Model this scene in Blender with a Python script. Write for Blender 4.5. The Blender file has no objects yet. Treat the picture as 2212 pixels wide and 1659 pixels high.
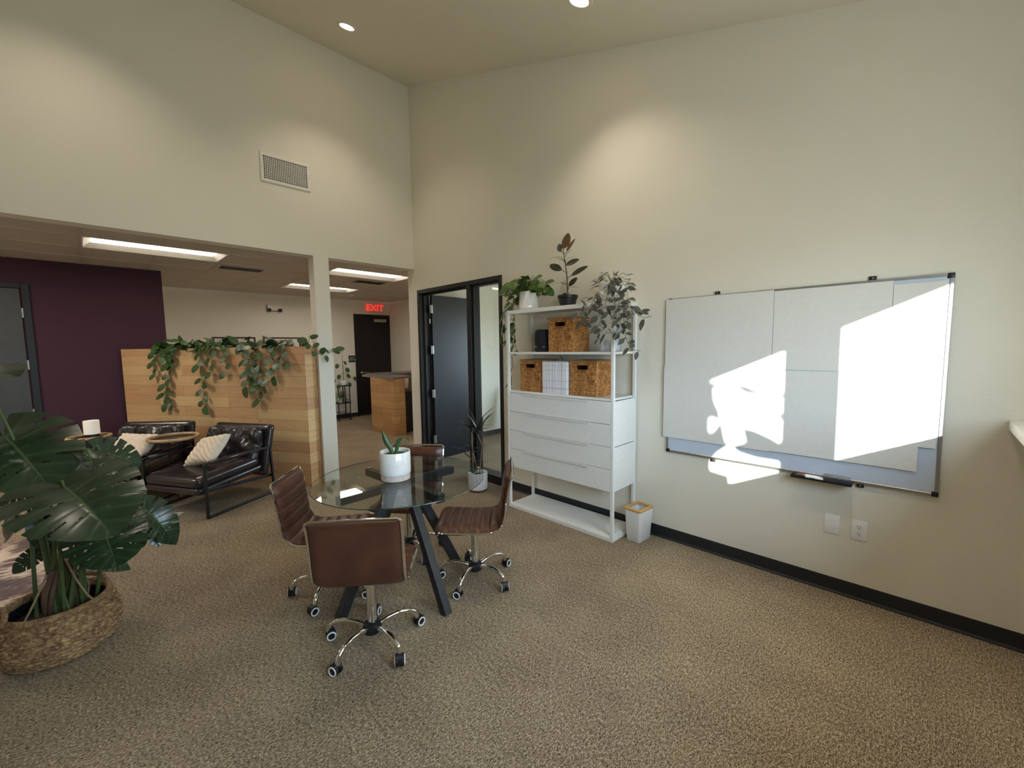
import bpy, bmesh, math, random
from mathutils import Vector, Matrix
PI = math.pi
random.seed(7)
scn = bpy.context.scene
COL = scn.collection
V = Vector
rad = math.radians

# ------------------------------------------------------------------ materials
def lin(c):
    return tuple(((x / 255.0) / 12.92 if x <= 10.3 else ((x / 255.0 + 0.055) / 1.055) ** 2.4) for x in c) + (1.0,)

class NT:
    """small node-tree helper"""
    def __init__(s, name):
        s.m = bpy.data.materials.new(name); s.m.use_nodes = True
        s.t = s.m.node_tree; s.n = s.t.nodes
        s.p = s.n['Principled BSDF']; s.out = s.n['Material Output']
    def add(s, typ, **kw):
        nd = s.n.new(typ)
        for k, v in kw.items():
            if k in nd.inputs.keys(): nd.inputs[k].default_value = v
            else: setattr(nd, k, v)
        return nd
    def link(s, a, b): s.t.links.new(a, b); return s
    def math(s, op, a, b=None, clamp=False):
        nd = s.n.new('ShaderNodeMath'); nd.operation = op; nd.use_clamp = clamp
        for i, x in enumerate((a, b)):
            if x is None: continue
            if isinstance(x, (int, float)): nd.inputs[i].default_value = x
            else: s.link(x, nd.inputs[i])
        return nd.outputs[0]
    def coord(s, kind='Object', scale=(1, 1, 1), rot=(0, 0, 0)):
        tc = s.n.new('ShaderNodeTexCoord'); mp = s.n.new('ShaderNodeMapping')
        mp.inputs['Scale'].default_value = scale; mp.inputs['Rotation'].default_value = rot
        s.link(tc.outputs[kind], mp.inputs['Vector']); return mp.outputs['Vector']
    def noise(s, vec, scale, detail=3, rough=0.55, dist=0.0):
        nd = s.n.new('ShaderNodeTexNoise')
        nd.inputs['Scale'].default_value = scale; nd.inputs['Detail'].default_value = detail
        nd.inputs['Roughness'].default_value = rough; nd.inputs['Distortion'].default_value = dist
        s.link(vec, nd.inputs['Vector']); return nd.outputs['Fac']
    def ramp(s, fac, stops):
        nd = s.n.new('ShaderNodeValToRGB'); e = nd.color_ramp.elements
        while len(e) < len(stops): e.new(0.5)
        for i, (p, c) in enumerate(stops): e[i].position = p; e[i].color = c
        s.link(fac, nd.inputs['Fac']); return nd.outputs['Color']
    def mix(s, fac, a, b, mode='MIX'):
        nd = s.n.new('ShaderNodeMix'); nd.data_type = 'RGBA'; nd.blend_type = mode
        for sock, x in ((nd.inputs[0], fac), (nd.inputs[6], a), (nd.inputs[7], b)):
            if isinstance(x, (int, float)): sock.default_value = x
            elif isinstance(x, tuple): sock.default_value = x
            else: s.link(x, sock)
        return nd.outputs[2]
    def bump(s, h, strength=0.3, dist=0.01, normal=None):
        nd = s.n.new('ShaderNodeBump'); nd.inputs['Strength'].default_value = strength
        nd.inputs['Distance'].default_value = dist; s.link(h, nd.inputs['Height'])
        if normal is not None: s.link(normal, nd.inputs['Normal'])
        s.link(nd.outputs['Normal'], s.p.inputs['Normal']); return nd.outputs['Normal']
    def base(s, x):
        if isinstance(x, tuple): s.p.inputs['Base Color'].default_value = x
        else: s.link(x, s.p.inputs['Base Color'])
        return s
    def set(s, rough=None, metal=None, spec=None, coat=None, sheen=None):
        i = s.p.inputs
        if rough is not None: i['Roughness'].default_value = rough
        if metal is not None: i['Metallic'].default_value = metal
        if spec is not None: i['Specular IOR Level'].default_value = spec
        if coat is not None: i['Coat Weight'].default_value = coat; i['Coat Roughness'].default_value = 0.12
        if sheen is not None: i['Sheen Weight'].default_value = sheen
        return s

def simple(name, rgb, rough=0.5, metal=0.0, spec=0.5, nscale=40, nvar=0.12, bscale=None, bstr=0.1, bdist=0.002, coat=None):
    """a plain surface with a faint procedural mottling"""
    t = NT(name); c = lin(rgb); v = t.coord()
    f = t.noise(v, nscale)
    lo = tuple(x * (1 - nvar) for x in c[:3]) + (1,); hi = tuple(min(1, x * (1 + nvar)) for x in c[:3]) + (1,)
    t.base(t.ramp(f, [(0.3, lo), (0.7, hi)])).set(rough, metal, spec, coat)
    if bscale: t.bump(t.noise(v, bscale, 4), bstr, bdist)
    return t.m

def emit(name, rgb, strength):
    t = NT(name); c = lin(rgb); f = t.noise(t.coord(), 3.0)
    t.base(c)
    t.p.inputs['Emission Color'].default_value = c
    t.link(t.math('MULTIPLY_ADD', f, 0.1 * strength), t.p.inputs['Emission Strength'])
    nd = t.p.inputs['Emission Strength'].links[0].from_node; nd.inputs[2].default_value = strength * 0.95
    return t.m

def thin_glass(name, tint, refl=0.04):
    """flat pane: clear body, mirror-like skin that grows toward grazing angles"""
    t = NT(name); t.n.remove(t.p)
    lw = t.n.new('ShaderNodeLayerWeight'); lw.inputs['Blend'].default_value = 0.5
    p5 = t.math('POWER', lw.outputs['Facing'], 5.0)
    f = t.math('MULTIPLY_ADD', p5, 1 - refl); f.node.inputs[2].default_value = refl
    tr = t.n.new('ShaderNodeBsdfTransparent'); nz = t.noise(t.coord(), 2.0)
    t.link(t.ramp(nz, [(0.0, tint), (1.0, tuple(min(1, x * 1.01) for x in tint[:3]) + (1,))]), tr.inputs['Color'])
    gl = t.n.new('ShaderNodeBsdfGlossy'); gl.inputs['Roughness'].default_value = 0.0
    mx = t.n.new('ShaderNodeMixShader')
    t.link(f, mx.inputs[0]).link(tr.outputs[0], mx.inputs[1]).link(gl.outputs[0], mx.inputs[2])
    t.link(mx.outputs[0], t.out.inputs['Surface']); return t.m

def wall_paint(name, rgb, bstr=0.25):
    t = NT(name); c = lin(rgb); v = t.coord()
    t.base(t.ramp(t.noise(v, 1.3, 2), [(0.3, tuple(x * 0.985 for x in c[:3]) + (1,)), (0.7, c)]))
    t.bump(t.noise(v, 95, 3, 0.6), bstr, 0.004); t.set(0.75, spec=0.25); return t.m

def carpet(name):
    t = NT(name); v = t.coord('Object', (1, 2.3, 1)); v2 = t.coord()
    loops = t.noise(v, 120, 2, 0.5)
    fleck = t.noise(v, 52, 3, 0.7)
    blot = t.noise(v2, 2.2, 3)
    k = t.math('ADD', t.math('MULTIPLY', loops, 0.55), t.math('MULTIPLY', fleck, 0.45))
    k = t.math('ADD', k, t.math('MULTIPLY', t.math('SUBTRACT', blot, 0.5), 0.10))
    col = t.ramp(k, [(0.36, lin((62, 51, 43))), (0.45, lin((122, 106, 90))), (0.53, lin((166, 149, 124))), (0.64, lin((222, 206, 174)))])
    t.base(col).set(0.95, spec=0.05); t.bump(k, 0.9, 0.012); return t.m

def planks(name, light, dark, row=0.128, length=1.15, seed=0.0):
    """horizontal boards: long side on local x, height on local z; ends use local y"""
    t = NT(name)
    tc = t.n.new('ShaderNodeTexCoord'); sp = t.n.new('ShaderNodeSeparateXYZ'); t.link(tc.outputs['Object'], sp.inputs[0])
    xy = t.math('ADD', sp.outputs['X'], t.math('MULTIPLY', sp.outputs['Y'], 1.0))
    cb = t.n.new('ShaderNodeCombineXYZ'); t.link(xy, cb.inputs[0]).link(t.math('ADD', sp.outputs['Z'], seed), cb.inputs[1])
    br = t.n.new('ShaderNodeTexBrick'); br.offset = 0.37; br.offset_frequency = 2
    br.inputs['Scale'].default_value = 1.0; br.inputs['Mortar Size'].default_value = 0.0011
    br.inputs['Brick Width'].default_value = length; br.inputs['Row Height'].default_value = row
    br.inputs['Mortar Smooth'].default_value = 0.3; br.inputs['Bias'].default_value = 0.0
    br.inputs['Color1'].default_value = (0.1, 0.1, 0.1, 1); br.inputs['Color2'].default_value = (0.9, 0.9, 0.9, 1)
    t.link(cb.outputs[0], br.inputs['Vector'])
    # grain shifted per row so boards differ
    rown = t.math('FLOOR', t.math('DIVIDE', t.math('ADD', sp.outputs['Z'], seed), row))
    cb2 = t.n.new('ShaderNodeCombineXYZ')
    t.link(t.math('ADD', t.math('MULTIPLY', xy, 1.6), t.math('MULTIPLY', rown, 7.3)), cb2.inputs[0])
    t.link(t.math('MULTIPLY', sp.outputs['Z'], 22.0), cb2.inputs[1]); t.link(rown, cb2.inputs[2])
    g = t.noise(cb2.outputs[0], 1.6, 5, 0.6, 0.6)
    g2 = t.noise(cb2.outputs[0], 6.0, 4, 0.6, 0.2)
    # sparse knots
    cb3 = t.n.new('ShaderNodeCombineXYZ')
    t.link(t.math('MULTIPLY', xy, 2.4), cb3.inputs[0]).link(t.math('MULTIPLY', sp.outputs['Z'], 5.2), cb3.inputs[1])
    vo = t.n.new('ShaderNodeTexVoronoi'); vo.inputs['Scale'].default_value = 1.6; t.link(cb3.outputs[0], vo.inputs['Vector'])
    nz = t.math('MULTIPLY', t.noise(cb3.outputs[0], 9.0), 0.06)
    kn = t.math('SUBTRACT', 1.0, t.math('DIVIDE', t.math('ADD', vo.outputs['Distance'], nz), 0.125), True)
    wood = t.mix(t.math('ADD', t.math('MULTIPLY', g, 0.65), t.math('MULTIPLY', g2, 0.35)), lin(dark), lin(light))
    wood = t.mix(0.30, wood, br.outputs['Color'], 'OVERLAY')
    wood = t.mix(t.math('MULTIPLY', kn, 0.85, True), wood, lin((58, 34, 20)))
    wood = t.mix(br.outputs['Fac'], wood, lin((92, 60, 32)))
    t.base(wood).set(0.55, spec=0.35)
    t.bump(t.math('SUBTRACT', g2, t.math('MULTIPLY', br.outputs['Fac'], 2.0)), 0.25, 0.003); return t.m

def leaf_mat(name, rgb, vein, rough=0.38, stripe=None, under=None, vw=0.03, lat=9.0, spec=0.5):
    """uv.x runs margin-midrib-margin, uv.y base-tip"""
    t = NT(name); tc = t.n.new('ShaderNodeTexCoord'); sp = t.n.new('ShaderNodeSeparateXYZ')
    t.link(tc.outputs['UV'], sp.inputs[0])
    d = t.math('ABSOLUTE', t.math('SUBTRACT', sp.outputs['X'], 0.5))
    mid = t.math('SUBTRACT', 1.0, t.math('DIVIDE', d, vw), True)
    c = lin(rgb); f = t.noise(t.coord(), 14, 3)
    col = t.ramp(f, [(0.3, tuple(x * 0.72 for x in c[:3]) + (1,)), (0.72, tuple(x * 1.25 for x in c[:3]) + (1,))])
    if stripe:
        band = t.math('SUBTRACT', 1.0, t.math('DIVIDE', t.math('ABSOLUTE', t.math('SUBTRACT', d, 0.2)), 0.1), True)
        col = t.mix(t.math('MULTIPLY', band, 0.9, True), col, lin(stripe))
    w = t.math('POWER', t.math('ABSOLUTE', t.math('SINE', t.math('MULTIPLY', sp.outputs['Y'], lat * PI))), 14.0)
    fac = t.math('MAXIMUM', t.math('MULTIPLY', mid, 0.9), t.math('MULTIPLY', w, 0.16))
    col = t.mix(fac, col, lin(vein))
    if under:
        ge = t.n.new('ShaderNodeNewGeometry'); col = t.mix(ge.outputs['Backfacing'], col, lin(under))
    t.base(col).set(rough, spec=spec)
    t.bump(t.math('ADD', t.math('MULTIPLY', w, -0.6), t.math('MULTIPLY', f, 0.5)), 0.3, 0.004); return t.m

def straw(name, light, dark, sc=60):
    t = NT(name); v = t.coord(); f = t.noise(v, sc, 4, 0.65, 0.5); g = t.noise(v, sc * 0.22, 2)
    k = t.math('ADD', t.math('MULTIPLY', f, 0.75), t.math('MULTIPLY', g, 0.25))
    t.base(t.ramp(k, [(0.34, lin(dark)), (0.5, lin(tuple((a + b) // 2 for a, b in zip(light, dark)))), (0.66, lin(light))]))
    t.set(0.6, spec=0.3); t.bump(f, 0.4, 0.003); return t.m

def leather(name, rgb, rough, wr=0.0, wscale=6.0, coat=0.0):
    t = NT(name); c = lin(rgb); v = t.coord(); f = t.noise(v, 9, 3)
    t.base(t.ramp(f, [(0.25, tuple(x * 0.75 for x in c[:3]) + (1,)), (0.75, tuple(x * 1.3 for x in c[:3]) + (1,))])).set(rough, spec=0.5, coat=coat)
    h = t.noise(v, 220, 2)
    if wr:
        vv = t.coord('Object', (1.0, 1.0, 0.55), (0.5, 0.3, 0.4))
        big = t.noise(vv, wscale, 3, 0.5, 1.6)
        h = t.math('ADD', t.math('MULTIPLY', h, 0.02), t.math('MULTIPLY', big, 1.0)); t.bump(h, wr, 0.06)
    else: t.bump(h, 0.06, 0.001)
    return t.m

M = {}
M['wall'] = wall_paint('painted_wall', (235, 230, 215))
M['ceil'] = wall_paint('painted_ceiling', (232, 225, 208), 0.12)
M['purple'] = wall_paint('purple_wall_paint', (68, 41, 53), 0.15)
M['tile'] = wall_paint('ceiling_tile', (205, 196, 182), 0.4)
M['tbar'] = simple('ceiling_grid_bar', (196, 186, 172), 0.5)
M['carpet'] = carpet('loop_carpet')
M['vinyl'] = simple('black_vinyl_base', (30, 32, 36), 0.55)
M['blackmetal'] = simple('black_frame_metal', (15, 15, 18), 0.42)
M['doorblack'] = simple('black_door_paint', (20, 18, 19), 0.5, nscale=8)
M['doorblue'] = simple('dark_blue_grey_door_paint', (26, 29, 37), 0.4, nscale=8)
M['doorgrey'] = simple('dark_grey_door_paint', (60, 62, 62), 0.5, nscale=8)
M['chrome'] = simple('polished_chrome', (232, 232, 230), 0.06, 1.0, nvar=0.02)
M['steel'] = simple('brushed_steel', (190, 190, 186), 0.3, 1.0, nscale=120)
M['alu'] = simple('brushed_aluminium', (196, 197, 196), 0.34, 1.0, nscale=150)
M['white'] = simple('white_powder_coat', (240, 240, 236), 0.42, nvar=0.03)
M['whiteplastic'] = simple('white_plastic', (244, 243, 240), 0.35, nvar=0.02)
M['offwhite'] = simple('off_white_enamel', (238, 233, 222), 0.4, nvar=0.03)
M['black'] = simple('black_plastic', (24, 24, 26), 0.45)
M['speaker'] = simple('black_speaker_fabric', (18, 20, 28), 0.8, bscale=900, bstr=0.4)
M['ceramic'] = simple('white_glazed_ceramic', (242, 240, 234), 0.12, nvar=0.03, spec=0.6, coat=0.4)
M['ceramicmatt'] = simple('white_matt_ceramic', (236, 234, 232), 0.45, nvar=0.04)
M['blush'] = simple('pale_pink_ceramic', (214, 196, 184), 0.5, nscale=60)
M['terracotta'] = simple('brown_clay_saucer', (96, 60, 40), 0.6)
M['soil'] = simple('potting_soil', (34, 26, 20), 0.95, nscale=120, nvar=0.6, bscale=120, bstr=0.9, bdist=0.01)
M['moss'] = simple('green_moss', (74, 92, 44), 0.95, nscale=90, nvar=0.6, bscale=140, bstr=1.0, bdist=0.012)
M['glass'] = thin_glass('clear_glass', (0.93, 0.97, 0.95, 1), 0.05)
M['pane'] = thin_glass('clear_pane_glass', (0.97, 0.985, 0.98, 1), 0.04)
M['acrylic'] = thin_glass('clear_acrylic', (0.95, 0.97, 1.0, 1), 0.06)
M['brown'] = leather('brown_vinyl_leather', (84, 50, 36), 0.36)
M['darkleather'] = leather('black_brown_leather', (42, 34, 34), 0.26, 0.0, coat=0.3)
M['wrinkled'] = leather('wrinkled_black_brown_leather', (40, 33, 33), 0.24, 0.9, 7.0, 0.35)
M['darkwood'] = simple('black_stained_wood', (40, 40, 42), 0.5, nscale=30, nvar=0.2)
M['rattan'] = simple('bent_bamboo_rim', (188, 154, 112), 0.45, nscale=14, nvar=0.25)
M['bamboo'] = simple('bamboo_lid_rim', (212, 166, 104), 0.45, nscale=22, nvar=0.14)
M['wood'] = planks('honey_wood_boards', (238, 200, 148), (178, 130, 82))
M['deskwood'] = planks('honey_desk_boards', (224, 182, 128), (156, 112, 66), 0.135, 0.9, 0.04)
M['stone'] = simple('grey_counter_laminate', (120, 110, 106), 0.4, nscale=60)
M['pictureframe'] = simple('dark_walnut_frame', (74, 48, 36), 0.5)
M['paper'] = simple('white_paper', (228, 226, 220), 0.8, nvar=0.02)
M['board'] = simple('glossy_whiteboard', (206, 216, 232), 0.14, nvar=0.015)
M['straw'] = straw('dry_water_hyacinth', (224, 168, 100), (112, 66, 30))
M['jute'] = straw('dry_seagrass', (204, 168, 120), (84, 58, 38), 55)
M['rimjute'] = straw('wrapped_seagrass_rim', (178, 142, 98), (92, 66, 42), 90)
M['cream'] = simple('cream_chenille', (232, 214, 190), 0.95, nscale=120, nvar=0.15, bscale=300, bstr=0.6, bdist=0.003)
M['stemgreen'] = simple('green_stem', (74, 88, 46), 0.5)
M['stembrown'] = simple('woody_brown_stem', (92, 66, 48), 0.7)
M['stemtan'] = simple('pale_woody_stem', (142, 122, 96), 0.7)
M['root'] = simple('tan_aerial_root', (134, 112, 84), 0.7)
M['monstera'] = leaf_mat('monstera_leaf', (36, 54, 33), (78, 100, 60), 0.27, vw=0.018, lat=7.0)
M['pothos'] = leaf_mat('pothos_leaf', (74, 104, 44), (126, 150, 80), 0.36, vw=0.03, lat=5.0)
M['pothosdark'] = leaf_mat('dark_pothos_leaf', (54, 80, 40), (104, 126, 70), 0.36, vw=0.03, lat=5.0)
M['rubber'] = leaf_mat('rubber_plant_leaf', (52, 58, 42), (110, 98, 72), 0.24, under=(104, 78, 54), vw=0.03, lat=16.0)
M['trad'] = leaf_mat('striped_spiderwort_leaf', (58, 58, 48), (70, 40, 58), 0.35, stripe=(150, 160, 146), under=(92, 40, 62), vw=0.05, lat=0.0)
M['snake'] = leaf_mat('snake_plant_leaf', (52, 84, 46), (112, 138, 92), 0.35, vw=0.02, lat=11.0)
M['dracaena'] = leaf_mat('dracaena_leaf', (44, 54, 42), (70, 60, 52), 0.4, vw=0.08, lat=0.0)
M['fern'] = leaf_mat('fern_frond', (84, 116, 48), (120, 148, 76), 0.5, vw=0.1, lat=0.0)
M['lensWarm'] = emit('ceiling_light_lens', (255, 244, 230), 13.0)
M['shade'] = emit('lit_lamp_shade', (236, 226, 212), 0.36)
M['can'] = emit('downlight_lens', (255, 240, 222), 10.0)
M['exitred'] = emit('lit_red_letters', (255, 52, 40), 1.6)
M['signblack'] = simple('black_sign_plate', (20, 20, 24), 0.4)
M['signwhite'] = simple('white_sign_lettering', (228, 228, 224), 0.5)

# ------------------------------------------------------------------ mesh builder
class MB:
    def __init__(s):
        s.bm = bmesh.new(); s.uv = None
    def _uv(s):
        if s.uv is None: s.uv = s.bm.loops.layers.uv.new('UVMap')
        return s.uv
    def hull(s, verts, faces):
        vs = [s.bm.verts.new(v) for v in verts]; fs = []
        for f in faces:
            try: fs.append(s.bm.faces.new([vs[i] for i in f]))
            except ValueError: pass
        return vs, fs
    def obox(s, mat4, size, bev=0.0, seg=2):
        x, y, z = (d / 2 for d in size)
        co = [(-x, -y, -z), (x, -y, -z), (x, y, -z), (-x, y, -z), (-x, -y, z), (x, -y, z), (x, y, z), (-x, y, z)]
        vs, fs = s.hull([mat4 @ V(c) for c in co], [(0, 3, 2, 1), (4, 5, 6, 7), (0, 1, 5, 4), (1, 2, 6, 5), (2, 3, 7, 6), (3, 0, 4, 7)])
        if bev:
            es = list({e for f in fs for e in f.edges})
            bmesh.ops.bevel(s.bm, geom=es, offset=bev, offset_type='OFFSET', segments=seg, profile=0.5, affect='EDGES')
        return s
    def box(s, lo, hi, bev=0.0, seg=2):
        lo, hi = V([min(a, b) for a, b in zip(lo, hi)]), V([max(a, b) for a, b in zip(lo, hi)])
        return s.obox(Matrix.Translation((lo + hi) / 2), hi - lo, bev, seg)
    def beam(s, p0, p1, w, h, up=(0, 0, 1), bev=0.0, ext=0.0):
        p0, p1 = V(p0), V(p1); d = (p1 - p0); L = d.length; d.normalize()
        u = V(up); u = (u - d * u.dot(d))
        if u.length < 1e-5: u = V((1, 0, 0)) - d * d.x
        u.normalize(); r = u.cross(d)
        m = Matrix((d, r, u)).transposed().to_4x4(); m.translation = (p0 + p1) / 2
        return s.obox(m, (L + ext, w, h), bev)
    def tube(s, pts, r, seg=8, closed=False, flat=1.0):
        pts = [V(p) for p in pts]; n = len(pts); rs = r if isinstance(r, (list, tuple)) else [r] * n
        rings = []; prev = None
        for i, p in enumerate(pts):
            if closed: t = pts[(i + 1) % n] - pts[i - 1]
            else: t = pts[min(i + 1, n - 1)] - pts[max(i - 1, 0)]
            if t.length < 1e-9: t = V((0, 0, 1))
            t.normalize()
            if prev is None:
                a = V((0, 0, 1)) if abs(t.z) < 0.9 else V((1, 0, 0)); a = (a - t * a.dot(t)).normalized()
            else:
                a = prev - t * prev.dot(t)
                a = a.normalized() if a.length > 1e-6 else V((1, 0, 0))
            prev = a; b = t.cross(a)
            rings.append([s.bm.verts.new(p + (a * math.cos(2 * PI * k / seg) * flat + b * math.sin(2 * PI * k / seg)) * rs[i]) for k in range(seg)])
        m = n if closed else n - 1
        for i in range(m):
            A, B = rings[i], rings[(i + 1) % n]
            for k in range(seg): s.bm.faces.new((A[k], A[(k + 1) % seg], B[(k + 1) % seg], B[k]))
        if not closed:
            s.bm.faces.new(rings[0][::-1]); s.bm.faces.new(rings[-1])
        return s
    def lathe(s, prof, seg=32, c=(0, 0, 0), rfun=None, cap=True):
        rings = []
        for r, z in prof:
            ring = []
            for k in range(seg):
                a = 2 * PI * k / seg; rr = r * (rfun(a, r, z) if rfun else 1.0)
                ring.append(s.bm.verts.new((c[0] + rr * math.cos(a), c[1] + rr * math.sin(a), c[2] + z)))
            rings.append(ring)
        for A, B in zip(rings, rings[1:]):
            for k in range(seg): s.bm.faces.new((A[k], A[(k + 1) % seg], B[(k + 1) % seg], B[k]))
        if cap and prof[0][0] > 1e-6: s.bm.faces.new(rings[0][::-1])
        if cap and prof[-1][0] > 1e-6: s.bm.faces.new(rings[-1])
        return s
    def cyl(s, p0, p1, r, seg=16):
        return s.tube([p0, p1], r, seg)
    def prism(s, poly, frame, thick):
        """poly: 2-D outline; frame: 4x4 (x,y in plane, z thickness)"""
        n = len(poly)
        vs = [frame @ V((x, y, 0)) for x, y in poly] + [frame @ V((x, y, thick)) for x, y in poly]
        s.hull(vs, [tuple(range(n))[::-1], tuple(range(n, 2 * n))] + [(i, (i + 1) % n, n + (i + 1) % n, n + i) for i in range(n)])
        return s
    def grid(s, f, nu, nv, cu=False, cv=False, uvs=False, keep=None):
        vs = [[s.bm.verts.new(f(i / (nu if cu else nu - 1), j / (nv if cv else nv - 1))) for j in range(nv)] for i in range(nu)]
        for i in range(nu if cu else nu - 1):
            for j in range(nv if cv else nv - 1):
                if keep and not keep((i + .5) / (nu - 1), (j + .5) / (nv - 1)): continue
                I, J = (i + 1) % nu, (j + 1) % nv
                fc = s.bm.faces.new((vs[i][j], vs[I][j], vs[I][J], vs[i][J]))
                if uvs:
                    L = s._uv()
                    for lp, (a, b) in zip(fc.loops, ((i, j), (i + 1, j), (i + 1, j + 1), (i, j + 1))):
                        lp[L].uv = (a / (nu - 1), b / (nv - 1))
        return s
    def leaf(s, base, tip, width, nrm=(0, 0, 1), kind='oval', droop=0.15, fold=0.15, nv=8, nu=3, ripple=0.0, twist=0.0):
        base, tip = V(base), V(tip); y = tip - base; L = y.length; y.normalize()
        n = V(nrm); n = n - y * n.dot(y)
        if n.length < 1e-4: n = V((1, 0, 0)) - y * y.x
        n.normalize()
        if twist: n = Matrix.Rotation(twist, 3, y) @ n
        x = y.cross(n); W = width / 2; Luv = s._uv(); ph = random.random() * 6
        def tab(T, v):
            for (a, p), (b, q) in zip(T, T[1:]):
                if v <= b:
                    k = (v - a) / (b - a); return p + (q - p) * k
            return T[-1][1]
        HR = [(0, .62), (.12, .86), (.28, 1.0), (.5, .9), (.7, .64), (.86, .34), (1, .03)]
        HA = [(0, 152), (.12, 118), (.28, 90), (.5, 66), (.7, 50), (.86, 36), (1, 12)]
        def pt(u, v, sg):
            if kind in ('heart', 'monstera'):
                r = tab(HR, v) * W; a = rad(tab(HA, v)); m = v * L * 0.93
                px, py = sg * u * r * math.sin(a), m + u * r * math.cos(a)
            elif kind == 'strap':
                w = W * min(1.0, 2.2 * v + 0.35) * (1 - max(0, (v - .55) / .45) ** 2 * 0.97)
                px, py = sg * u * w, v * L
            elif kind == 'lance':
                w = W * (math.sin(PI * min(1, v * 0.9 + 0.1)) ** 0.8) * (1.15 - 0.35 * v) if v < 1 else 0
                px, py = sg * u * w, v * L
            else:
                w = W * math.sin(PI * v ** 0.92) ** 0.62 if 0 < v < 1 else 0
                px, py = sg * u * w, v * L
            k = max(0, py) / L
            z = -droop * L * k * k + droop * L * 0.35 * k + fold * abs(px) - 0.5 * fold * px * px / max(W, 1e-6) * 1.2
            if ripple: z += ripple * L * math.sin(9 * v + ph) * u * u
            return base + x * px + y * py + n * z
        sl = (.16, .29, .42, .55) if kind == 'monstera' else ()
        mid = [s.bm.verts.new(pt(0, j / nv, 1)) for j in range(nv + 1)]
        for sg in (-1, 1):
            cols = [mid] + [[s.bm.verts.new(pt(i / nu, j / nv, sg)) for j in range(nv + 1)] for i in range(1, nu + 1)]
            for i in range(nu):
                for j in range(nv):
                    uc, vc = (i + .5) / nu, (j + .5) / nv
                    if sl:
                        hit = False
                        for q, sv in enumerate(sl):
                            dv = abs(vc - sv - 0.012 * sg)
                            if uc > 0.5 and dv < 0.007 + 0.016 * (uc - 0.4): hit = True
                            if 0.18 < uc < 0.36 and abs(vc - sv - 0.065) < 0.010 and q % 2 == 1: hit = True
                        if hit: continue
                    q4 = (cols[i][j], cols[i + 1][j], cols[i + 1][j + 1], cols[i][j + 1])
                    if sg < 0: q4 = q4[::-1]
                    try: fc = s.bm.faces.new(q4)
                    except ValueError: continue
                    for lp in fc.loops:
                        for ii, jj in ((i, j), (i + 1, j), (i + 1, j + 1), (i, j + 1)):
                            if lp.vert is cols[ii][jj]: lp[Luv].uv = (0.5 + sg * 0.5 * ii / nu, jj / nv); break
        return s
    def text(s, body, size, frame, depth=0.002, align='CENTER'):
        cu = bpy.data.curves.new('lettering_curve', 'FONT'); cu.body = body; cu.size = size
        cu.align_x = align; cu.align_y = 'CENTER'; cu.extrude = depth / 2
        ob = bpy.data.objects.new('lettering_curve', cu); COL.objects.link(ob)
        bpy.context.view_layer.update()
        me = bpy.data.meshes.new_from_object(ob.evaluated_get(bpy.context.evaluated_depsgraph_get()))
        me.transform(frame); s.bm.from_mesh(me)
        bpy.data.objects.remove(ob); bpy.data.curves.remove(cu); bpy.data.meshes.remove(me); return s
    def build(s, name, mat, parent=None, smooth=35, solid=0.0):
        if solid:
            pass
        bmesh.ops.remove_doubles(s.bm, verts=s.bm.verts, dist=1e-6)
        bmesh.ops.recalc_face_normals(s.bm, faces=s.bm.faces) if not s.uv else None
        me = bpy.data.meshes.new(name); s.bm.to_mesh(me); s.bm.free()
        me.materials.append(M[mat] if isinstance(mat, str) else mat)
        if smooth:
            me.shade_smooth(); me.set_sharp_from_angle(angle=rad(smooth))
        ob = bpy.data.objects.new(name, me); COL.objects.link(ob)
        if parent is not None: ob.parent = parent
        if solid:
            md = ob.modifiers.new('thickness', 'SOLIDIFY'); md.thickness = solid; md.offset = 0
        return ob

def thing(name, label, cat, loc=(0, 0, 0), rz=0.0, group=None):
    o = bpy.data.objects.new(name, None); COL.objects.link(o); o.empty_display_size = 0.1
    o.location = loc; o.rotation_euler = (0, 0, rz); o['label'] = label; o['category'] = cat
    if group: o['group'] = group
    return o
def tag(o, label, cat, group=None, kind=None):
    o['label'] = label; o['category'] = cat
    if group: o['group'] = group
    if kind: o['kind'] = kind
    return o
def struct(o, label=None, cat=None):
    o['kind'] = 'structure'
    if label: o['label'] = label
    if cat: o['category'] = cat
    return o
def dup(root, loc, rz, label, group=None):
    r = root.copy(); COL.objects.link(r); r.location = loc; r.rotation_euler = (0, 0, rz); r['label'] = label
    if group: r['group'] = group
    for ch in list(root.children):
        c = ch.copy(); COL.objects.link(c); c.parent = r
        for g in list(ch.children):
            d = g.copy(); COL.objects.link(d); d.parent = c
    return r
def frame(o, x, y):
    """4x4 with origin o, in-plane axes x and y"""
    x = V(x).normalized(); y = V(y); y = (y - x * y.dot(x)).normalized(); z = x.cross(y)
    m = Matrix((x, y, z)).transposed().to_4x4(); m.translation = V(o); return m
def spline(pts, n=6):
    """Catmull-Rom through the points"""
    P = [V(p) for p in pts]; P = [P[0] * 2 - P[1]] + P + [P[-1] * 2 - P[-2]]; out = []
    for i in range(1, len(P) - 2):
        for k in range(n):
            t = k / n; a, b, c, d = P[i - 1], P[i], P[i + 1], P[i + 2]
            out.append(0.5 * ((2 * b) + (c - a) * t + (2 * a - 5 * b + 4 * c - d) * t * t + (3 * b - a - 3 * c + d) * t ** 3))
    out.append(P[-2]); return out

# ------------------------------------------------------------------ the setting
ZC = 2.714            # suspended ceiling
def slope(y): return 5.0235 + 0.3207 * y
b = MB().box((-7.2, -6.1, -0.1), (3.5, 4.7, 0.0)); struct(b.build('floor', 'carpet', smooth=0))
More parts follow.
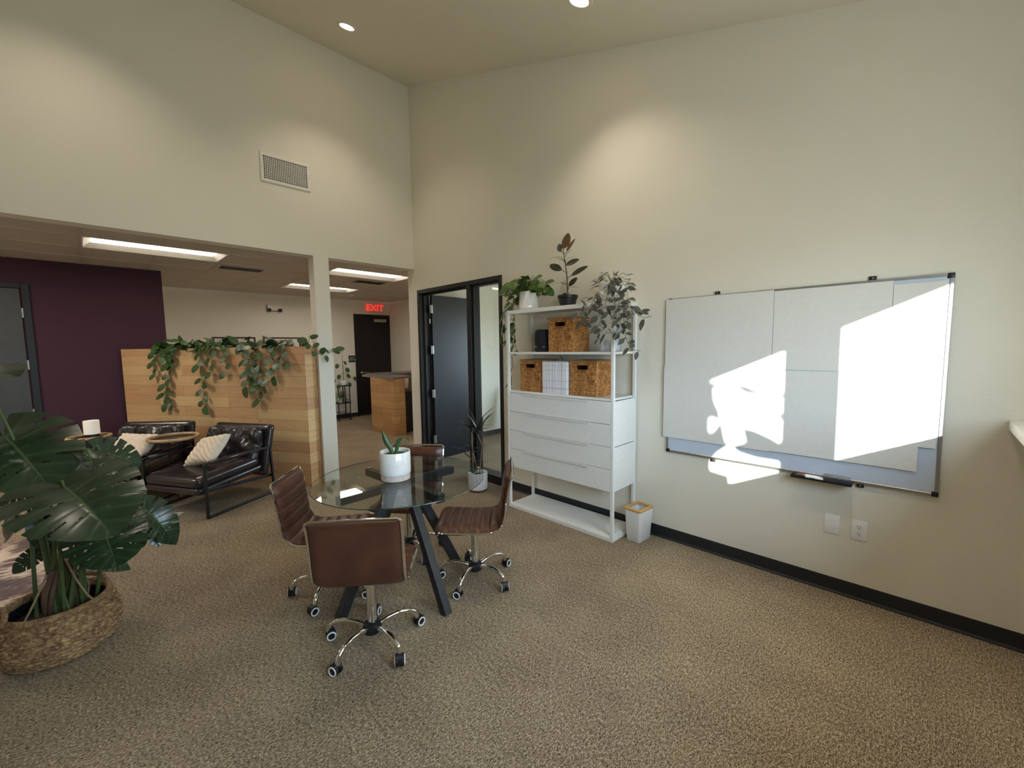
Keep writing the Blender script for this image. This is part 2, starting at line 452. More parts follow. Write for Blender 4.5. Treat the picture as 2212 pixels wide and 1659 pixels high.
# wall with the two openings (left in the photo)
b = MB().box((-7, 0, 2.66), (0, .158, 5.25)).box((-1.332, 0, 0), (-1.16, .158, 2.66)).box((-7, 0, 0), (-6.2, .158, 2.66))
struct(b.build('wall_back', 'wall', smooth=0))
# long right-hand wall
FX = frame((0, 0, 0), (0, 1, 0), (0, 0, 1))       # in-plane y,z ; thickness +x
b = MB()
b.prism([(-6.05, 2.37), (.158, 2.37), (.158, 5.25), (-6.05, 3.35)], FX, .14)
b.box((0, -6.05, 0), (.14, -1.726, 2.37)).box((0, -.07, 0), (.14, .158, 2.37))
struct(b.build('wall_right', 'wall', smooth=0))
b = MB().prism([(-6.05, slope(-6.05)), (0, slope(0)), (0, slope(0) + .1), (-6.05, slope(-6.05) + .1)], frame((-7, 0, 0), (0, 1, 0), (0, 0, 1)), 7.0)
# leave real holes for the two downlight cans by building them proud of the slab instead of cutting it
struct(b.build('ceiling_sloped', 'ceil', smooth=0))
b = MB().box((-7.1, -6.05, 0), (-7, 2.76, 5.25)); struct(b.build('wall_left', 'wall', smooth=0))
# window wall behind the camera
W1, W2, WZ = (-2.02, -1.132), (-3.231, -2.343), (1.2, 2.265)
b = MB().box((-7, -5.95, 0), (0, -5.85, WZ[0])).box((-7, -5.95, WZ[1]), (0, -5.85, 3.3))
for x0, x1 in ((-7, W2[0]), (W2[1], W1[0]), (W1[1], 0)): b.box((x0, -5.95, WZ[0]), (x1, -5.85, WZ[1]))
struct(b.build('wall_front', 'wall', smooth=0))
for i, (x0, x1) in enumerate((W1, W2)):
    w = struct(MB().box((x0, -5.945, WZ[0]), (x1, -5.939, WZ[1])).build('window_%d' % (i + 1), 'pane', smooth=0))
# deep ledge under the windows
b = MB().box((-7, -5.85, 1.137), (-.002, -5.383, 1.185), .004)
struct(b.build('trim_1', 'white'))
# lounge / reception shell
b = MB().box((-7, 2.64, 0), (-2.42, 2.76, ZC + .02)); struct(b.build('wall_purple', 'purple', smooth=0))
b = MB().box((-2.52, 2.76, 0), (-2.42, 4.57, ZC + .02)); struct(b.build('wall_return', 'wall', smooth=0))
b = MB().box((-2.42, 4.47, 0), (2.2, 4.57, ZC + .02)); struct(b.build('wall_far', 'wall', smooth=0))
b = MB().box((2.1, .57, 0), (2.2, 4.47, ZC + .02)); struct(b.build('wall_reception', 'wall', smooth=0))
# office shell
b = MB().box((.14, .1, 0), (1.25, .2, 2.74)).box((1.15, .2, 0), (1.25, .57, 2.74)).box((1.25, .47, 0), (3.3, .57, 2.74))
b.box((.14, -3.6, 0), (3.3, -3.5, 2.74))
b.box((3.3, -3.6, 0), (3.4, .57, .95)).box((3.3, -3.6, 2.15), (3.4, .57, 2.74)).box((3.3, -3.6, .95), (3.4, -2.7, 2.15)).box((3.3, -1.1, .95), (3.4, .57, 2.15))
struct(b.build('wall_office', 'wall', smooth=0))
struct(MB().box((3.345, -2.7, .95), (3.351, -1.1, 2.15)).build('window_4', 'pane', smooth=0))
struct(MB().box((.14, -3.6, 2.70), (3.4, .57, 2.74)).build('ceiling_office', 'tile', smooth=0))
# suspended tile ceiling with the bays of the three recessed lights left open
xs = [-1.96 + .625 * k for k in range(-8, 7)]; xs = [-7.0] + xs + [2.1]
ys = [.158, .82, 1.44, 2.06, 2.68, 3.30, 3.92, 4.47]
lights = [(-3.21, -1.96, .82, 1.44), (-.71, .54, 2.68, 3.30), (-.71, .54, .82, 1.44)]
b = MB(); bars = MB()
for i in range(len(xs) - 1):
    for j in range(len(ys) - 1):
        cx, cy = (xs[i] + xs[i + 1]) / 2, (ys[j] + ys[j + 1]) / 2
        if any(a0 < cx < a1 and b0 < cy < b1 for a0, a1, b0, b1 in lights): continue
        b.box((xs[i] + .004, ys[j] + .004, ZC), (xs[i + 1] - .004, ys[j + 1] - .004, ZC + .015))
b.box((-7, .158, ZC + .16), (2.1, 4.47, ZC + .2))
ceil2 = struct(b.build('ceiling_lounge', 'tile', smooth=0))
for j in range(1, len(ys) - 1): bars.box((-7, ys[j] - .011, ZC - .004), (2.1, ys[j] + .011, ZC + .03))
for i in range(1, len(xs) - 1):
    for j in range(len(ys) - 1):
        cy = (ys[j] + ys[j + 1]) / 2
        if any(a0 + .1 < xs[i] < a1 - .1 and b0 < cy < b1 for a0, a1, b0, b1 in lights): continue
        bars.box((xs[i] - .011, ys[j], ZC - .0035), (xs[i] + .011, ys[j + 1], ZC + .03))
bars.build('grid_bar', 'tbar', ceil2, smooth=0)

# black vinyl base
def baseboard(name, p0, p1, n):
    """cove base: 95 mm face with a little toe"""
    p0, p1, n = V(p0), V(p1), V(n); d = (p1 - p0); L = d.length
    fr = frame(p0, n, (0, 0, 1)); prof = [(0, 0), (.016, 0), (.014, .006), (.006, .016), (.005, .092), (.003, .096), (0, .096)]
    m = MB(); ax = fr.col[2].xyz; sgn = 1 if ax.dot(d) > 0 else -1
    m.prism(prof, fr, L * sgn); return struct(m.build(name, 'vinyl', smooth=0))
baseboard('baseboard_right', (0, -5.85, 0), (0, -1.728, 0), (-1, 0, 0))
baseboard('baseboard_corner', (0, -.068, 0), (0, .156, 0), (-1, 0, 0))
baseboard('baseboard_far', (-2.42, 4.47, 0), (1.19, 4.47, 0), (0, -1, 0))
baseboard('baseboard_purple', (-7, 2.64, 0), (-4.75, 2.64, 0), (0, -1, 0))
baseboard('baseboard_lounge', (-3.66, 2.64, 0), (-2.42, 2.64, 0), (0, -1, 0))
baseboard('baseboard_office', (1.25, .47, 0), (3.3, .47, 0), (0, -1, 0))
baseboard('baseboard_front', (-7, -5.85, 0), (0, -5.85, 0), (0, 1, 0))
baseboard('baseboard_reception', (2.1, .57, 0), (2.1, 4.47, 0), (-1, 0, 0))

# office door frame, sidelight and open door
b = MB()
def fr_piece(y0, y1, z0, z1, d0=-.012, d1=.15): b.box((d0, y0, z0), (d1, y1, z1), .003, 1)
fr_piece(-.118, -.07, 0, 2.37); fr_piece(-1.726, -1.678, 0, 2.37)
fr_piece(-1.185, -1.125, 0, 2.318); fr_piece(-1.678, -.118, 2.318, 2.37)
b.box((.05, -.14, 0), (.09, -.118, 2.318)).box((.05, -1.125, 0), (.09, -1.105, 2.318)).box((.05, -1.105, 2.298), (.09, -.14, 2.318))   # stops
b.box((-.012, -1.678, 0), (.15, -1.185, .10), .003, 1)
b.box((.03, -1.678, .10), (.1, -1.66, 2.3)).box((.03, -1.203, .10), (.1, -1.185, 2.3)).box((.03, -1.66, 2.298), (.1, -1.203, 2.318))
struct(b.build('trim_2', 'blackmetal', smooth=0))
struct(MB().box((.06, -1.66, .10), (.068, -1.203, 2.298)).build('window_3', 'pane', smooth=0))
d = bpy.data.objects.new('door_1', None); COL.objects.link(d); struct(d, 'dark blue-grey office door standing open behind the glass sidelight', 'door')
d.location = (.155, -.150, 0); d.rotation_euler = (0, 0, rad(2.5))
MB().box((0, -.022, .012), (.915, .022, 2.312), .002, 1).build('door_leaf', 'doorblue', d, smooth=0)
h = MB().cyl((.852, -.03, 1.03), (.852, -.022, 1.03), .032, 24).build('handle', 'chrome', d); h['label'] = 'chrome lever handle'
MB().tube(spline([(.852, -.022, 1.03), (.852, -.07, 1.03), (.84, -.08, 1.03), (.76, -.08, 1.028), (.735, -.08, 1.02)], 5), .0095, 10).build('lever', 'chrome', h)
for z in (.30, .95, 1.56, 2.12):
    MB().box((-.036, -.028, z - .055), (.012, -.023, z + .055)).cyl((-.012, -.034, z - .057), (-.012, -.034, z + .057), .007, 10).build('hinge', 'steel', d)
MB().box((-.06, -.04, 1.92), (-.045, -.034, 1.985)).build('door_sensor', 'steel', d, smooth=0)
# door in the purple wall
d = bpy.data.objects.new('door_2', None); COL.objects.link(d); struct(d, 'dark grey door with a black frame in the purple wall', 'door'); d.location = (-4.2, 2.64, 0)
b = MB().box((.47, -.02, 0), (.535, .02, 2.42), .003, 1).box((-.535, -.02, 0), (-.47, .02, 2.42), .003, 1).box((-.47, -.02, 2.36), (.47, .02, 2.42), .003, 1)
b.build('door_frame', 'blackmetal', d, smooth=0)
MB().box((-.465, -.014, .012), (.455, .005, 2.355), .002, 1).build('door_leaf', 'doorgrey', d, smooth=0)
for z in (.28, .86, 1.45, 2.07):
    MB().box((.455, -.018, z - .055), (.475, -.013, z + .055)).cyl((.465, -.024, z - .057), (.465, -.024, z + .057), .007, 10).build('hinge', 'steel', d)
MB().cyl((-.40, -.05, 1.02), (-.40, -.014, 1.02), .03, 20).tube([(-.40, -.05, 1.02), (-.30, -.055, 1.02)], .009).build('handle', 'chrome', d)
# exit door
d = bpy.data.objects.new('door_3', None); COL.objects.link(d); struct(d, 'black exit door under the red exit sign', 'door'); d.location = (1.69, 4.47, 0)
b = MB().box((-.50, -.03, 0), (-.455, .02, 2.40), .003, 1).box((.455, -.03, 0), (.50, .02, 2.40), .003, 1).box((-.455, -.03, 2.35), (.455, .02, 2.40), .003, 1)
b.build('door_frame', 'doorblack', d, smooth=0)
MB().box((-.452, -.02, .01), (.452, .01, 2.346), .002, 1).build('door_leaf', 'doorblack', d, smooth=0)
MB().box((-.02, -.07, 2.225), (.30, -.02, 2.30), .006).build('door_closer', 'steel', d)
MB().beam((.2, -.05, 2.305), (.05, -.13, 2.36), .02, .008).beam((.05, -.13, 2.36), (.26, -.03, 2.365), .02, .008).build('closer_arm', 'blackmetal', d)
h = MB().cyl((-.37, -.035, 1.03), (-.37, -.02, 1.03), .034, 24).build('handle', 'chrome', d)
MB().tube(spline([(-.37, -.03, 1.03), (-.37, -.075, 1.03), (-.35, -.08, 1.03), (-.22, -.08, 1.025)], 5), .010, 10).build('lever', 'chrome', h)
for z in (.35, 1.28, 2.1): MB().cyl((.455, -.026, z - .06), (.455, -.026, z + .06), .009, 10).build('hinge', 'steel', d)

# ------------------------------------------------------------------ ceiling and wall fixtures
def troffer(x0, x1, y0, y1, label):
    t = thing('ceiling_light', label, 'ceiling light', ((x0 + x1) / 2, (y0 + y1) / 2, ZC), group='recessed fluorescent ceiling lights')
    hx, hy, dp = (x1 - x0) / 2 - .012, (y1 - y0) / 2 - .012, .045
    ix, iy = hx - .075, hy - .12
    b = MB()
    def ring(x, y, z): return [(-x, -y, z), (x, -y, z), (x, y, z), (-x, y, z)]
    v = ring(hx, hy, -.002) + ring(hx - .014, hy - .014, -.002) + ring(ix, iy, dp) + ring(ix, iy, dp + .06) + ring(hx, hy, dp + .06)
    f = []
    for a in (0, 4, 8): f += [(a + k, a + (k + 1) % 4, a + 4 + (k + 1) % 4, a + 4 + k) for k in range(4)]
    f += [(k, (k + 1) % 4, 16 + (k + 1) % 4, 16 + k) for k in range(4)] + [(12 + k, 12 + (k + 1) % 4, 16 + (k + 1) % 4, 16 + k) for k in range(4)]
    b.hull(v, f); b.build('housing', 'offwhite', t, smooth=0)
    MB().box((-ix, -iy, dp - .004), (ix, iy, dp + .004), .003, 1).build('lens', 'lensWarm', t, smooth=0)
    return t
troffer(*lights[0], 'lit rectangular ceiling light above the lounge, left of the pillar')
troffer(*lights[1], 'lit ceiling light furthest back, partly hidden by the white pillar')
troffer(*lights[2], 'lit ceiling light in the narrow opening right of the pillar')

def diffuser(cx, cy, label):
    t = thing('ceiling_vent', label, 'air vent', (cx, cy, ZC), group='ceiling air diffusers')
    b = MB().box((-.30, -.296, -.006), (.30, .296, .0)); b.build('face_plate', 'tbar', t, smooth=0)
    b = MB()
    for k in range(5): b.box((-.25, -.12 + .05 * k, -.011), (.25, -.105 + .05 * k, -.006))
    b.build('slot', 'black', t, smooth=0); return t
diffuser(-1.6475, 1.75, 'square ceiling air diffuser with dark slots behind the left lounge light')
diffuser(.2275, 1.75, 'square ceiling air diffuser behind the light right of the pillar')
t = tag(MB().lathe([(.05, 0), (.05, -.012), (.035, -.022), (0, -.024)], 20, (0, 0, 0)).build('smoke_detector', 'whiteplastic'), 'small round white detector on the lounge ceiling near the exit sign', 'detector'); t.location = (.75, 3.6, ZC)

def downlight(x, y, label):
    t = thing('recessed_downlight', label, 'downlight', (x, y, slope(y)), group='round downlights in the sloped ceiling')
    t.rotation_euler = (math.atan(.3207), 0, 0)
    MB().lathe([(.066, .0), (.068, -.006), (.092, -.007), (.096, -.002), (.096, 0)], 36, cap=False).build('trim_ring', 'ceil', t)
    MB().lathe([(0, -.003), (.066, -.003)], 32).build('lens', 'can', t)
    return t
DL = [(-1.2, -.822), (-.64, -3.21)]
downlight(*DL[0], 'lit round downlight in the sloped ceiling nearer the corner')
downlight(*DL[1], 'lit round downlight at the top edge of the view')

# return air grille high on the left wall
t = thing('wall_vent', 'white egg-crate return air grille high on the wall', 'air vent', (-1.573, 0, 3.51))
b = MB().box((-.25, -.012, -.148), (.25, -.002, -.116), .003, 1).box((-.25, -.012, .116), (.25, -.002, .148), .003, 1).box((-.25, -.012, -.116), (-.218, -.002, .116), .003, 1).box((.218, -.012, -.116), (.25, -.002, .116), .003, 1)
b.build('frame', 'offwhite', t, smooth=0)
MB().box((-.218, -.0035, -.116), (.218, -.002, .116)).build('backing', 'black', t, smooth=0)
b = MB()
for k in range(1, 24): b.box((-.218 + .436 * k / 24 - .0028, -.010, -.116), (-.218 + .436 * k / 24 + .0028, -.0036, .116))
for k in range(1, 13): b.box((-.218, -.0095, -.116 + .232 * k / 13 - .0026), (.218, -.0036, -.116 + .232 * k / 13 + .0026))
b.build('grille', 'offwhite', t, smooth=0)
b = MB().cyl((-.234, -.014, -.005), (-.234, -.011, -.005), .004, 8).cyl((.234, -.014, -.005), (.234, -.011, -.005), .004, 8); b.build('screw', 'steel', t)

# exit sign, route sign, emergency light, switches
t = thing('exit_sign', 'clear edge-lit sign with red letters above the black door', 'exit sign', (1.72, 4.44, 2.555))
MB().box((-.17, -.006, -.115), (.17, .0, .115), .002, 1).build('clear_panel', 'acrylic', t, smooth=0)
MB().box((-.17, -.012, .115), (.17, .03, .15), .003, 1).build('housing', 'white', t, smooth=0)
MB().text('EXIT', .215, frame((0, -.009, .0), (1, 0, 0), (0, 0, 1)), .003).build('lettering', 'exitred', t, smooth=0)
t = thing('route_sign', 'small black wall sign reading EXIT ROUTE left of the exit door', 'sign', (1.105, 4.47, 1.36))
MB().box((-.078, -.008, -.078), (.078, -.001, .078), .002, 1).build('plate', 'signblack', t, smooth=0)
MB().text('EXIT\nROUTE', .05, frame((0, -.010, .0), (1, 0, 0), (0, 0, 1)), .002).build('lettering', 'signwhite', t, smooth=0)
t = thing('emergency_light', 'twin-lamp emergency light high on the far lounge wall', 'emergency light', (-.48, 4.47, 2.44))
MB().box((-.13, -.05, -.055), (.13, -.001, .06), .01).build('body', 'offwhite', t)
for sx in (-1, 1):
    k = MB().lathe([(.0, -.03), (.026, -.028), (.036, -.004), (.036, .008), (.03, .012)], 20).build('lamp_head', 'blackmetal', t)
    k.rotation_euler = (rad(90), 0, 0); k.location = (sx * .10, -.07, -.045)
    q = MB().lathe([(0, .011), (.028, .010)], 16).build('lamp_lens', 'steel', k)
MB().box((-.135, -.055, -.068), (.135, -.045, -.055)).box((-.14, -.055, -.06), (-.128, -.045, .06)).build('wall_mount', 'blackmetal', t, smooth=0)
def switch_plate(name, label, loc, rz, w=.075, gangs=1):
    t = thing(name, label, 'light switch', loc, rz)
    MB().box((-w / 2, -.006, -.06), (w / 2, -.001, .06), .003).build('plate', 'whiteplastic', t)
    for g in range(gangs):
        x = (g - (gangs - 1) / 2) * .046; MB().box((x - .016, -.010, -.033), (x + .016, -.006, .033), .002, 1).build('rocker', 'white', t)
    return t
switch_plate('light_switch', 'double white light switch below the EXIT ROUTE sign', (1.03, 4.47, 1.16), 0, .12, 2)
switch_plate('light_switch', 'white light switch on the office wall beside the chrome door lever', (1.33, .47, 1.16), 0)

# wall plates under the whiteboard (x = 0 wall, facing -x)
def plate(name, label, cat, y, z, w, h):
    t = thing(name, label, cat, (0, y, z), rad(-90))
    b = MB().box((-w / 2, -.0065, -h / 2), (w / 2, -.001, h / 2), .0025); b.build('cover_plate', 'whiteplastic', t); return t
t = plate('blank_wall_plate', 'blank white cover plate left of the power outlet', 'wall plate', -4.697, .442, .078, .122)
MB().cyl((0, -.0075, .048), (0, -.006, .048), .0028, 8).cyl((0, -.0075, -.048), (0, -.006, -.048), .0028, 8).build('screw', 'white', t)
t = plate('power_outlet', 'white double power outlet below the tray end of the whiteboard', 'outlet', -4.831, .439, .078, .122)
for z in (.021, -.021):
    pts = [(.017 * math.cos(a), .0145 * max(-.93, min(.93, math.sin(a)))) for a in [2 * PI * k / 24 for k in range(24)]]
    r = MB().prism([(x, y + z) for x, y in pts], frame((0, -.006, 0), (1, 0, 0), (0, 0, 1)), .003).build('receptacle', 'white', t, smooth=0)
    s_ = MB().box((-.0085, -.0092, z - .001), (-.006, -.0085, z + .009)).box((.005, -.0092, z), (.0075, -.0085, z + .008)).cyl((0, -.0092, z - .0075), (0, -.0085, z - .0075), .003, 10)
    s_.build('socket_slot', 'black', r, smooth=0)
MB().cyl((0, -.0075, 0), (0, -.006, 0), .0028, 8).build('screw', 'steel', t)

# ------------------------------------------------------------------ whiteboard with taped paper
BY, BZ = -4.3845, 1.337
t = thing('whiteboard', 'large aluminium-framed whiteboard mostly covered with white paper sheets', 'whiteboard', (0, BY, BZ), rad(-90))
MB().box((-.762, -.016, -.597), (.762, -.004, .597)).build('writing_surface', 'board', t, smooth=0)
b = MB().box((-.745, -.020, .590), (.745, -.002, .605), .002, 1).box((-.745, -.020, -.605), (.745, -.002, -.588), .002, 1)
b.box((-.7705, -.020, -.58), (-.755, -.002, .58), .002, 1).box((.753, -.020, -.58), (.7705, -.002, .58), .002, 1)
b.build('frame', 'alu', t, smooth=0)
for sx in (-1, 1):
    for sz in (-1, 1):
        MB().box((sx * .7715, -.0215, sz * .606), (sx * .742, -.002, sz * .578), .004).build('corner_cap', 'black', t)
for y, z in ((-3.97, .616), (-4.825, .616), (-3.971, -.615), (-4.824, -.615)):
    c = MB().box((BY - y - .017, -.014, z - .012), (BY - y + .017, -.002, z + .012), .002).build('wall_clip', 'black', t)
    MB().cyl((BY - y, -.0165, z), (BY - y, -.013, z), .005, 10).build('clip_screw', 'steel', c)
SH = [('upper left corner', -3.594, -4.331, 1.411, 1.936), ('upper middle', -4.333, -4.917, 1.411, 1.928), ('upper right corner, a narrow strip', -4.919, -5.133, 1.374, 1.905),
      ('lower left corner', -3.588, -4.336, .852, 1.415), ('lower middle', -4.334, -5.062, .858, 1.409), ('lower right edge, a narrow slip', -5.058, -5.131, 1.0, 1.376)]
for k, (where, y0, y1, z0, z1) in enumerate(SH):
    dx = -.0212 - .0012 * k
    w, h = abs(y1 - y0), z1 - z0
    def sheet(u, v, w=w, h=h, k=k):
        curl = .0016 * math.sin(3 * u + k) * math.sin(2.5 * v + 2 * k) + .0022 * max(0, u - .85) * 6 * (1 - v)
        return V(((u - .5) * w, -abs(curl), (v - .5) * h))
    o = MB().grid(sheet, 13, 13).build('paper_sheet', 'paper', None, 0)
    md = o.modifiers.new('thickness', 'SOLIDIFY'); md.thickness = .0009
    o.location = (dx, (y0 + y1) / 2, (z0 + z1) / 2); o.rotation_euler = (0, 0, rad(-90))
    tag(o, 'large white paper sheet taped to the whiteboard, %s' % where, 'paper', 'paper sheets taped on the whiteboard')
# pen tray with three markers and an eraser
TY, TZ = -4.636, .727
t = thing('pen_tray', 'black pen tray clipped to the bottom of the whiteboard', 'tray', (-.021, TY, TZ), rad(-90))
MB().box((-.155, -.075, -.004), (.155, 0, .0), .001, 1).box((-.155, -.075, 0), (.155, -.072, .010)).box((-.155, -.075, 0), (-.151, 0, .012)).box((.151, -.075, 0), (.155, 0, .012)).build('tray_body', 'black', t, smooth=0)
MB().box((-.15, -.004, -.004), (.15, .0, .014)).build('clip_rail', 'alu', t, smooth=0)
mk = {'red': (190, 40, 44), 'green': (28, 92, 62), 'black': (30, 30, 32)}
for n_, (nm, y, z, x0) in enumerate((('red', -.028, .0105, -.125), ('green', -.050, .0105, -.132), ('black', -.064, .0105, -.118))):
    mm = simple(nm + '_marker_plastic', mk[nm], 0.4)
    t = thing('dry_erase_marker', {'red': 'red and white marker at the back of the pen tray', 'green': 'green and white marker between the red and black ones', 'black': 'black and white marker at the front of the pen tray'}[nm], 'marker', (-.021, TY, TZ), rad(-90), 'markers in the pen tray')
    MB().tube([(x0 + .042, y, z), (x0 + .118, y, z), (x0 + .120, y, z), (x0 + .134, y, z)], [.0085, .0085, .0075, .0075], 16).build('barrel', 'whiteplastic', t)
    MB().tube([(x0, y, z), (x0 + .003, y, z), (x0 + .042, y, z)], [.006, .0088, .0088], 16).build('cap', mm, t)
    MB().text('EXPO', .012, frame((x0 + .078, y - .0084, z), (1, 0, 0), (0, 0, 1)), .0012).build('lettering', mm, t, smooth=0)
t = thing('whiteboard_eraser', 'grey felt whiteboard eraser at the right end of the tray', 'eraser', (-.021, TY, TZ), rad(-90))
MB().box((.012, -.062, .0), (.142, -.012, .024), .003).build('felt_pad', simple('dark_grey_felt', (62, 62, 64), .95, bscale=500, bstr=.5), t)
MB().box((.012, -.064, .024), (.142, -.010, .040), .006).build('back', simple('grey_eraser_back', (116, 118, 118), .5), t)

# ------------------------------------------------------------------ white shelving unit
SY = -2.755
t = thing('shelving_unit', 'tall white metal shelving unit with four drawers against the right wall', 'shelf', (0, SY, 0), rad(-90))
hw, yf, yb, top = .59, -.375, -.012, 1.93
b = MB(); P = .026
for x in (-hw, hw - P):
    b.box((x, yf, 0), (x + P, yf + P, top), .002, 1).box((x, yb - P, 0), (x + P, yb, top), .002, 1)
    b.box((x, yf + P, top - P), (x + P, yb - P, top), .002, 1).box((x, yf + P, 0), (x + P, yb - P, P), .002, 1)
b.box((-hw + P, yf, top - .034), (hw - P, yf + P, top), .002, 1).box((-hw + P, yb - P, top - P), (hw - P, yb, top), .002, 1)
b.box((-hw + P, yf, 0), (hw - P, yf + P, .034), .002, 1).box((-hw + P, yb - P, 0), (hw - P, yb, P), .002, 1)
b.build('frame', 'white', t, smooth=0)
MB().box((-hw + P, yf + P, top - .022), (hw - P, yb - P, top - .006)).build('top_board', 'white', t, smooth=0)
MB().box((-hw + P, yf + .004, 1.516), (hw - P, yb - .006, 1.536), .002, 1).build('shelf_board', 'white', t, smooth=0)
MB().box((-hw + P, yf + .004, 1.146), (hw - P, yb - .006, 1.166), .002, 1).build('shelf_board', 'white', t, smooth=0)
MB().box((-hw + P, yf + .004, .022), (hw - P, yb - .006, .042), .002, 1).build('base_board', 'white', t, smooth=0)
for x in (-hw + .004, hw - .008):
    for za, zb in ((.415, .776), (.782, 1.146)):
        MB().box((x, yf + P, za), (x + .004, yb - P, zb)).build('side_panel', 'white', t, smooth=0)
MB().box((-hw + P, yb - .02, .415), (hw - P, yb - .014, 1.146)).build('back_panel', 'white', t, smooth=0)
for k in range(4):
    z0 = .414 + .183 * k; z1 = z0 + .179
    d = MB().box((-hw + P + .003, yf + .001, z0), (hw - P - .003, yf + .020, z1), .0015, 1).box((-hw + P + .02, yf + .02, z0 + .01), (hw - P - .02, yb - .03, z1 - .03)).build('drawer', 'white', t, smooth=0)
    MB().box((-.36, yf - .012, z1 - .004), (.36, yf + .004, z1 - .001)).box((-.36, yf - .012, z1 - .013), (.36, yf - .010, z1 - .001)).build('handle', 'white', d, smooth=0)

# woven storage baskets : braided relief on every side
def braid(u, v, rows, cols):
    """height of a plaited strand field, 0..1"""
    r = math.floor(v * rows); fv = v * rows - r; s = 1 if r % 2 else -1
    p = u * cols + .5 * (r % 2) + s * (fv - .5) * .9
    return (abs(math.sin(PI * p)) ** .7) * (math.sin(PI * fv) ** .55)
def storage_basket(label, x, w, dp, h, z, rz=0.0):
    t = thing('storage_basket', label, 'basket', (0, 0, 0), 0, 'woven baskets on the shelves')
    hx0, hx1, hz0, hz1 = -.052, .052, h - .075, h - .03
    def side(fn, ln, hole):
        b = MB()
        def f(u, v):
            wob = .0025 * math.sin(9 * v + 3 * u)
            d = .007 * braid(u, v, 15, 6.0 * ln / .29) + wob
            e = min(u, 1 - u) * ln
            if e < .012: d *= e / .012
            return fn((u - .5) * ln, v * h, d)
        kp = (lambda u, v: not (hole and hx0 < (u - .5) * ln < hx1 and hz0 < v * h < hz1)) if hole else None
        b.grid(f, 60, 90, keep=kp); return b
    fr = [(lambda a, z, d: V((a, -dp / 2 - d, z)), w, True), (lambda a, z, d: V((-a, dp / 2 + d, z)), w, False),
          (lambda a, z, d: V((w / 2 + d, a, z)), dp, False), (lambda a, z, d: V((-w / 2 - d, -a, z)), dp, False)]
    whole = MB()
    for fn, ln, hole in fr:
        g = side(fn, ln, hole); me = bpy.data.meshes.new('tmp_side'); g.bm.to_mesh(me); g.bm.free(); whole.bm.from_mesh(me); bpy.data.meshes.remove(me)
    whole.build('woven_body', 'straw', t, 60)
    b = MB(); q = .009
    b.box((-w / 2 + q, -dp / 2 + q, 0), (w / 2 - q, dp / 2 - q, .012)).box((-w / 2 + q, dp / 2 - q * 2, 0), (w / 2 - q, dp / 2 - q, h - .004))
    b.box((-w / 2 + q, -dp / 2 + q, 0), (-w / 2 + 2 * q, dp / 2 - q, h - .004)).box((w / 2 - 2 * q, -dp / 2 + q, 0), (w / 2 - q, dp / 2 - q, h - .004))
    b.box((-w / 2 + q, -dp / 2 + q, 0), (w / 2 - q, -dp / 2 + 2 * q, hz0))
    b.build('lining', simple('dark_basket_inside', (70, 46, 28), .8), t, smooth=0)
    MB().tube([(-w / 2, -dp / 2, h), (w / 2, -dp / 2, h), (w / 2, dp / 2, h), (-w / 2, dp / 2, h)], .008, 10, True).build('rim', 'rimjute', t)
    b = MB().tube([(hx0, -dp / 2 - .006, hz0), (hx1, -dp / 2 - .006, hz0), (hx1, -dp / 2 - .006, hz1), (hx0, -dp / 2 - .006, hz1)], .005, 8, True); b.build('handle_edge', 'straw', t)
    t.location = (-.213, x, z); t.rotation_euler = (0, 0, rad(-90) + rz); return t
sb = storage_basket('woven hyacinth basket on the upper shelf beside the black speaker', -2.790, .275, .235, .292, 1.537)
for lab, y in (('woven hyacinth basket on the lower shelf, left of the magazines', -2.440), ('woven hyacinth basket on the lower shelf, right of the magazines', -3.025)):
    dup(sb, (-.213, y, 1.167), rad(-90), lab, 'woven baskets on the shelves')

# magazines in a row
mg = None
spine = NT('magazine_spine_print'); v_ = spine.coord('Object', (1, 1, 1)); sp_ = spine.n.new('ShaderNodeSeparateXYZ'); spine.link(v_, sp_.inputs[0])
bands = spine.noise(spine.coord('Object', (0.01, 0.01, 30)), 1.0, 2)
spine.base(spine.ramp(bands, [(0.35, lin((206, 204, 210))), (0.47, lin((238, 237, 240))), (0.60, lin((240, 240, 242))), (0.66, lin((176, 172, 184)))])).set(0.4); M['spine'] = spine.m
random.seed(3)
yy = -2.604
for k in range(22):
    th = .0105 + random.random() * .0025
    if mg is None:
        mg = thing('magazine', 'thin white magazine in the tight row between two baskets', 'magazine', (0, 0, 0), rad(-90), 'white magazines between the baskets')
        MB().box((0, -.01, 0), (.0098, .20, .283), .0012, 1).build('cover', 'spine', mg, smooth=0)
        MB().box((.0011, .0, .001), (.0088, .201, .2845)).build('pages', 'paper', mg, smooth=0); o = mg
    else: o = dup(mg, (0, 0, 0), rad(-90), mg['label'])
    o.location = (-.352 + random.uniform(0, .004), yy, 1.167); yy -= th + .0004
# smart speaker
t = thing('smart_speaker', 'black fabric smart speaker on the upper shelf left of the basket', 'speaker', (-.24, -2.53, 1.537))
b = MB().lathe([(0, 0), (.080, 0), (.088, .006), (.090, .02), (.090, .040)], 40); b.build('base_ring', 'speaker', t)
MB().lathe([(.074, .040), (.074, .053)], 32).build('bass_slot', 'black', t)
MB().lathe([(.060, .053), (.090, .053), (.091, .12), (.089, .178), (.082, .196), (.066, .204), (0, .205)], 40).build('body', 'speaker', t)
MB().box((-.078, -.052, .0435), (-.072, -.040, .0495), .001, 1).build('mark', 'steel', t, smooth=0)
cb = MB().tube(spline([(-.10, -2.60, 1.50), (-.09, -2.66, 1.42), (-.06, -2.71, 1.34), (-.03, -2.73, 1.25), (-.03, -2.70, 1.18)], 6), .003, 8).build('power_cable', 'black')
tag(cb, 'thin black power cable dropping behind the shelf above the magazines', 'cable')
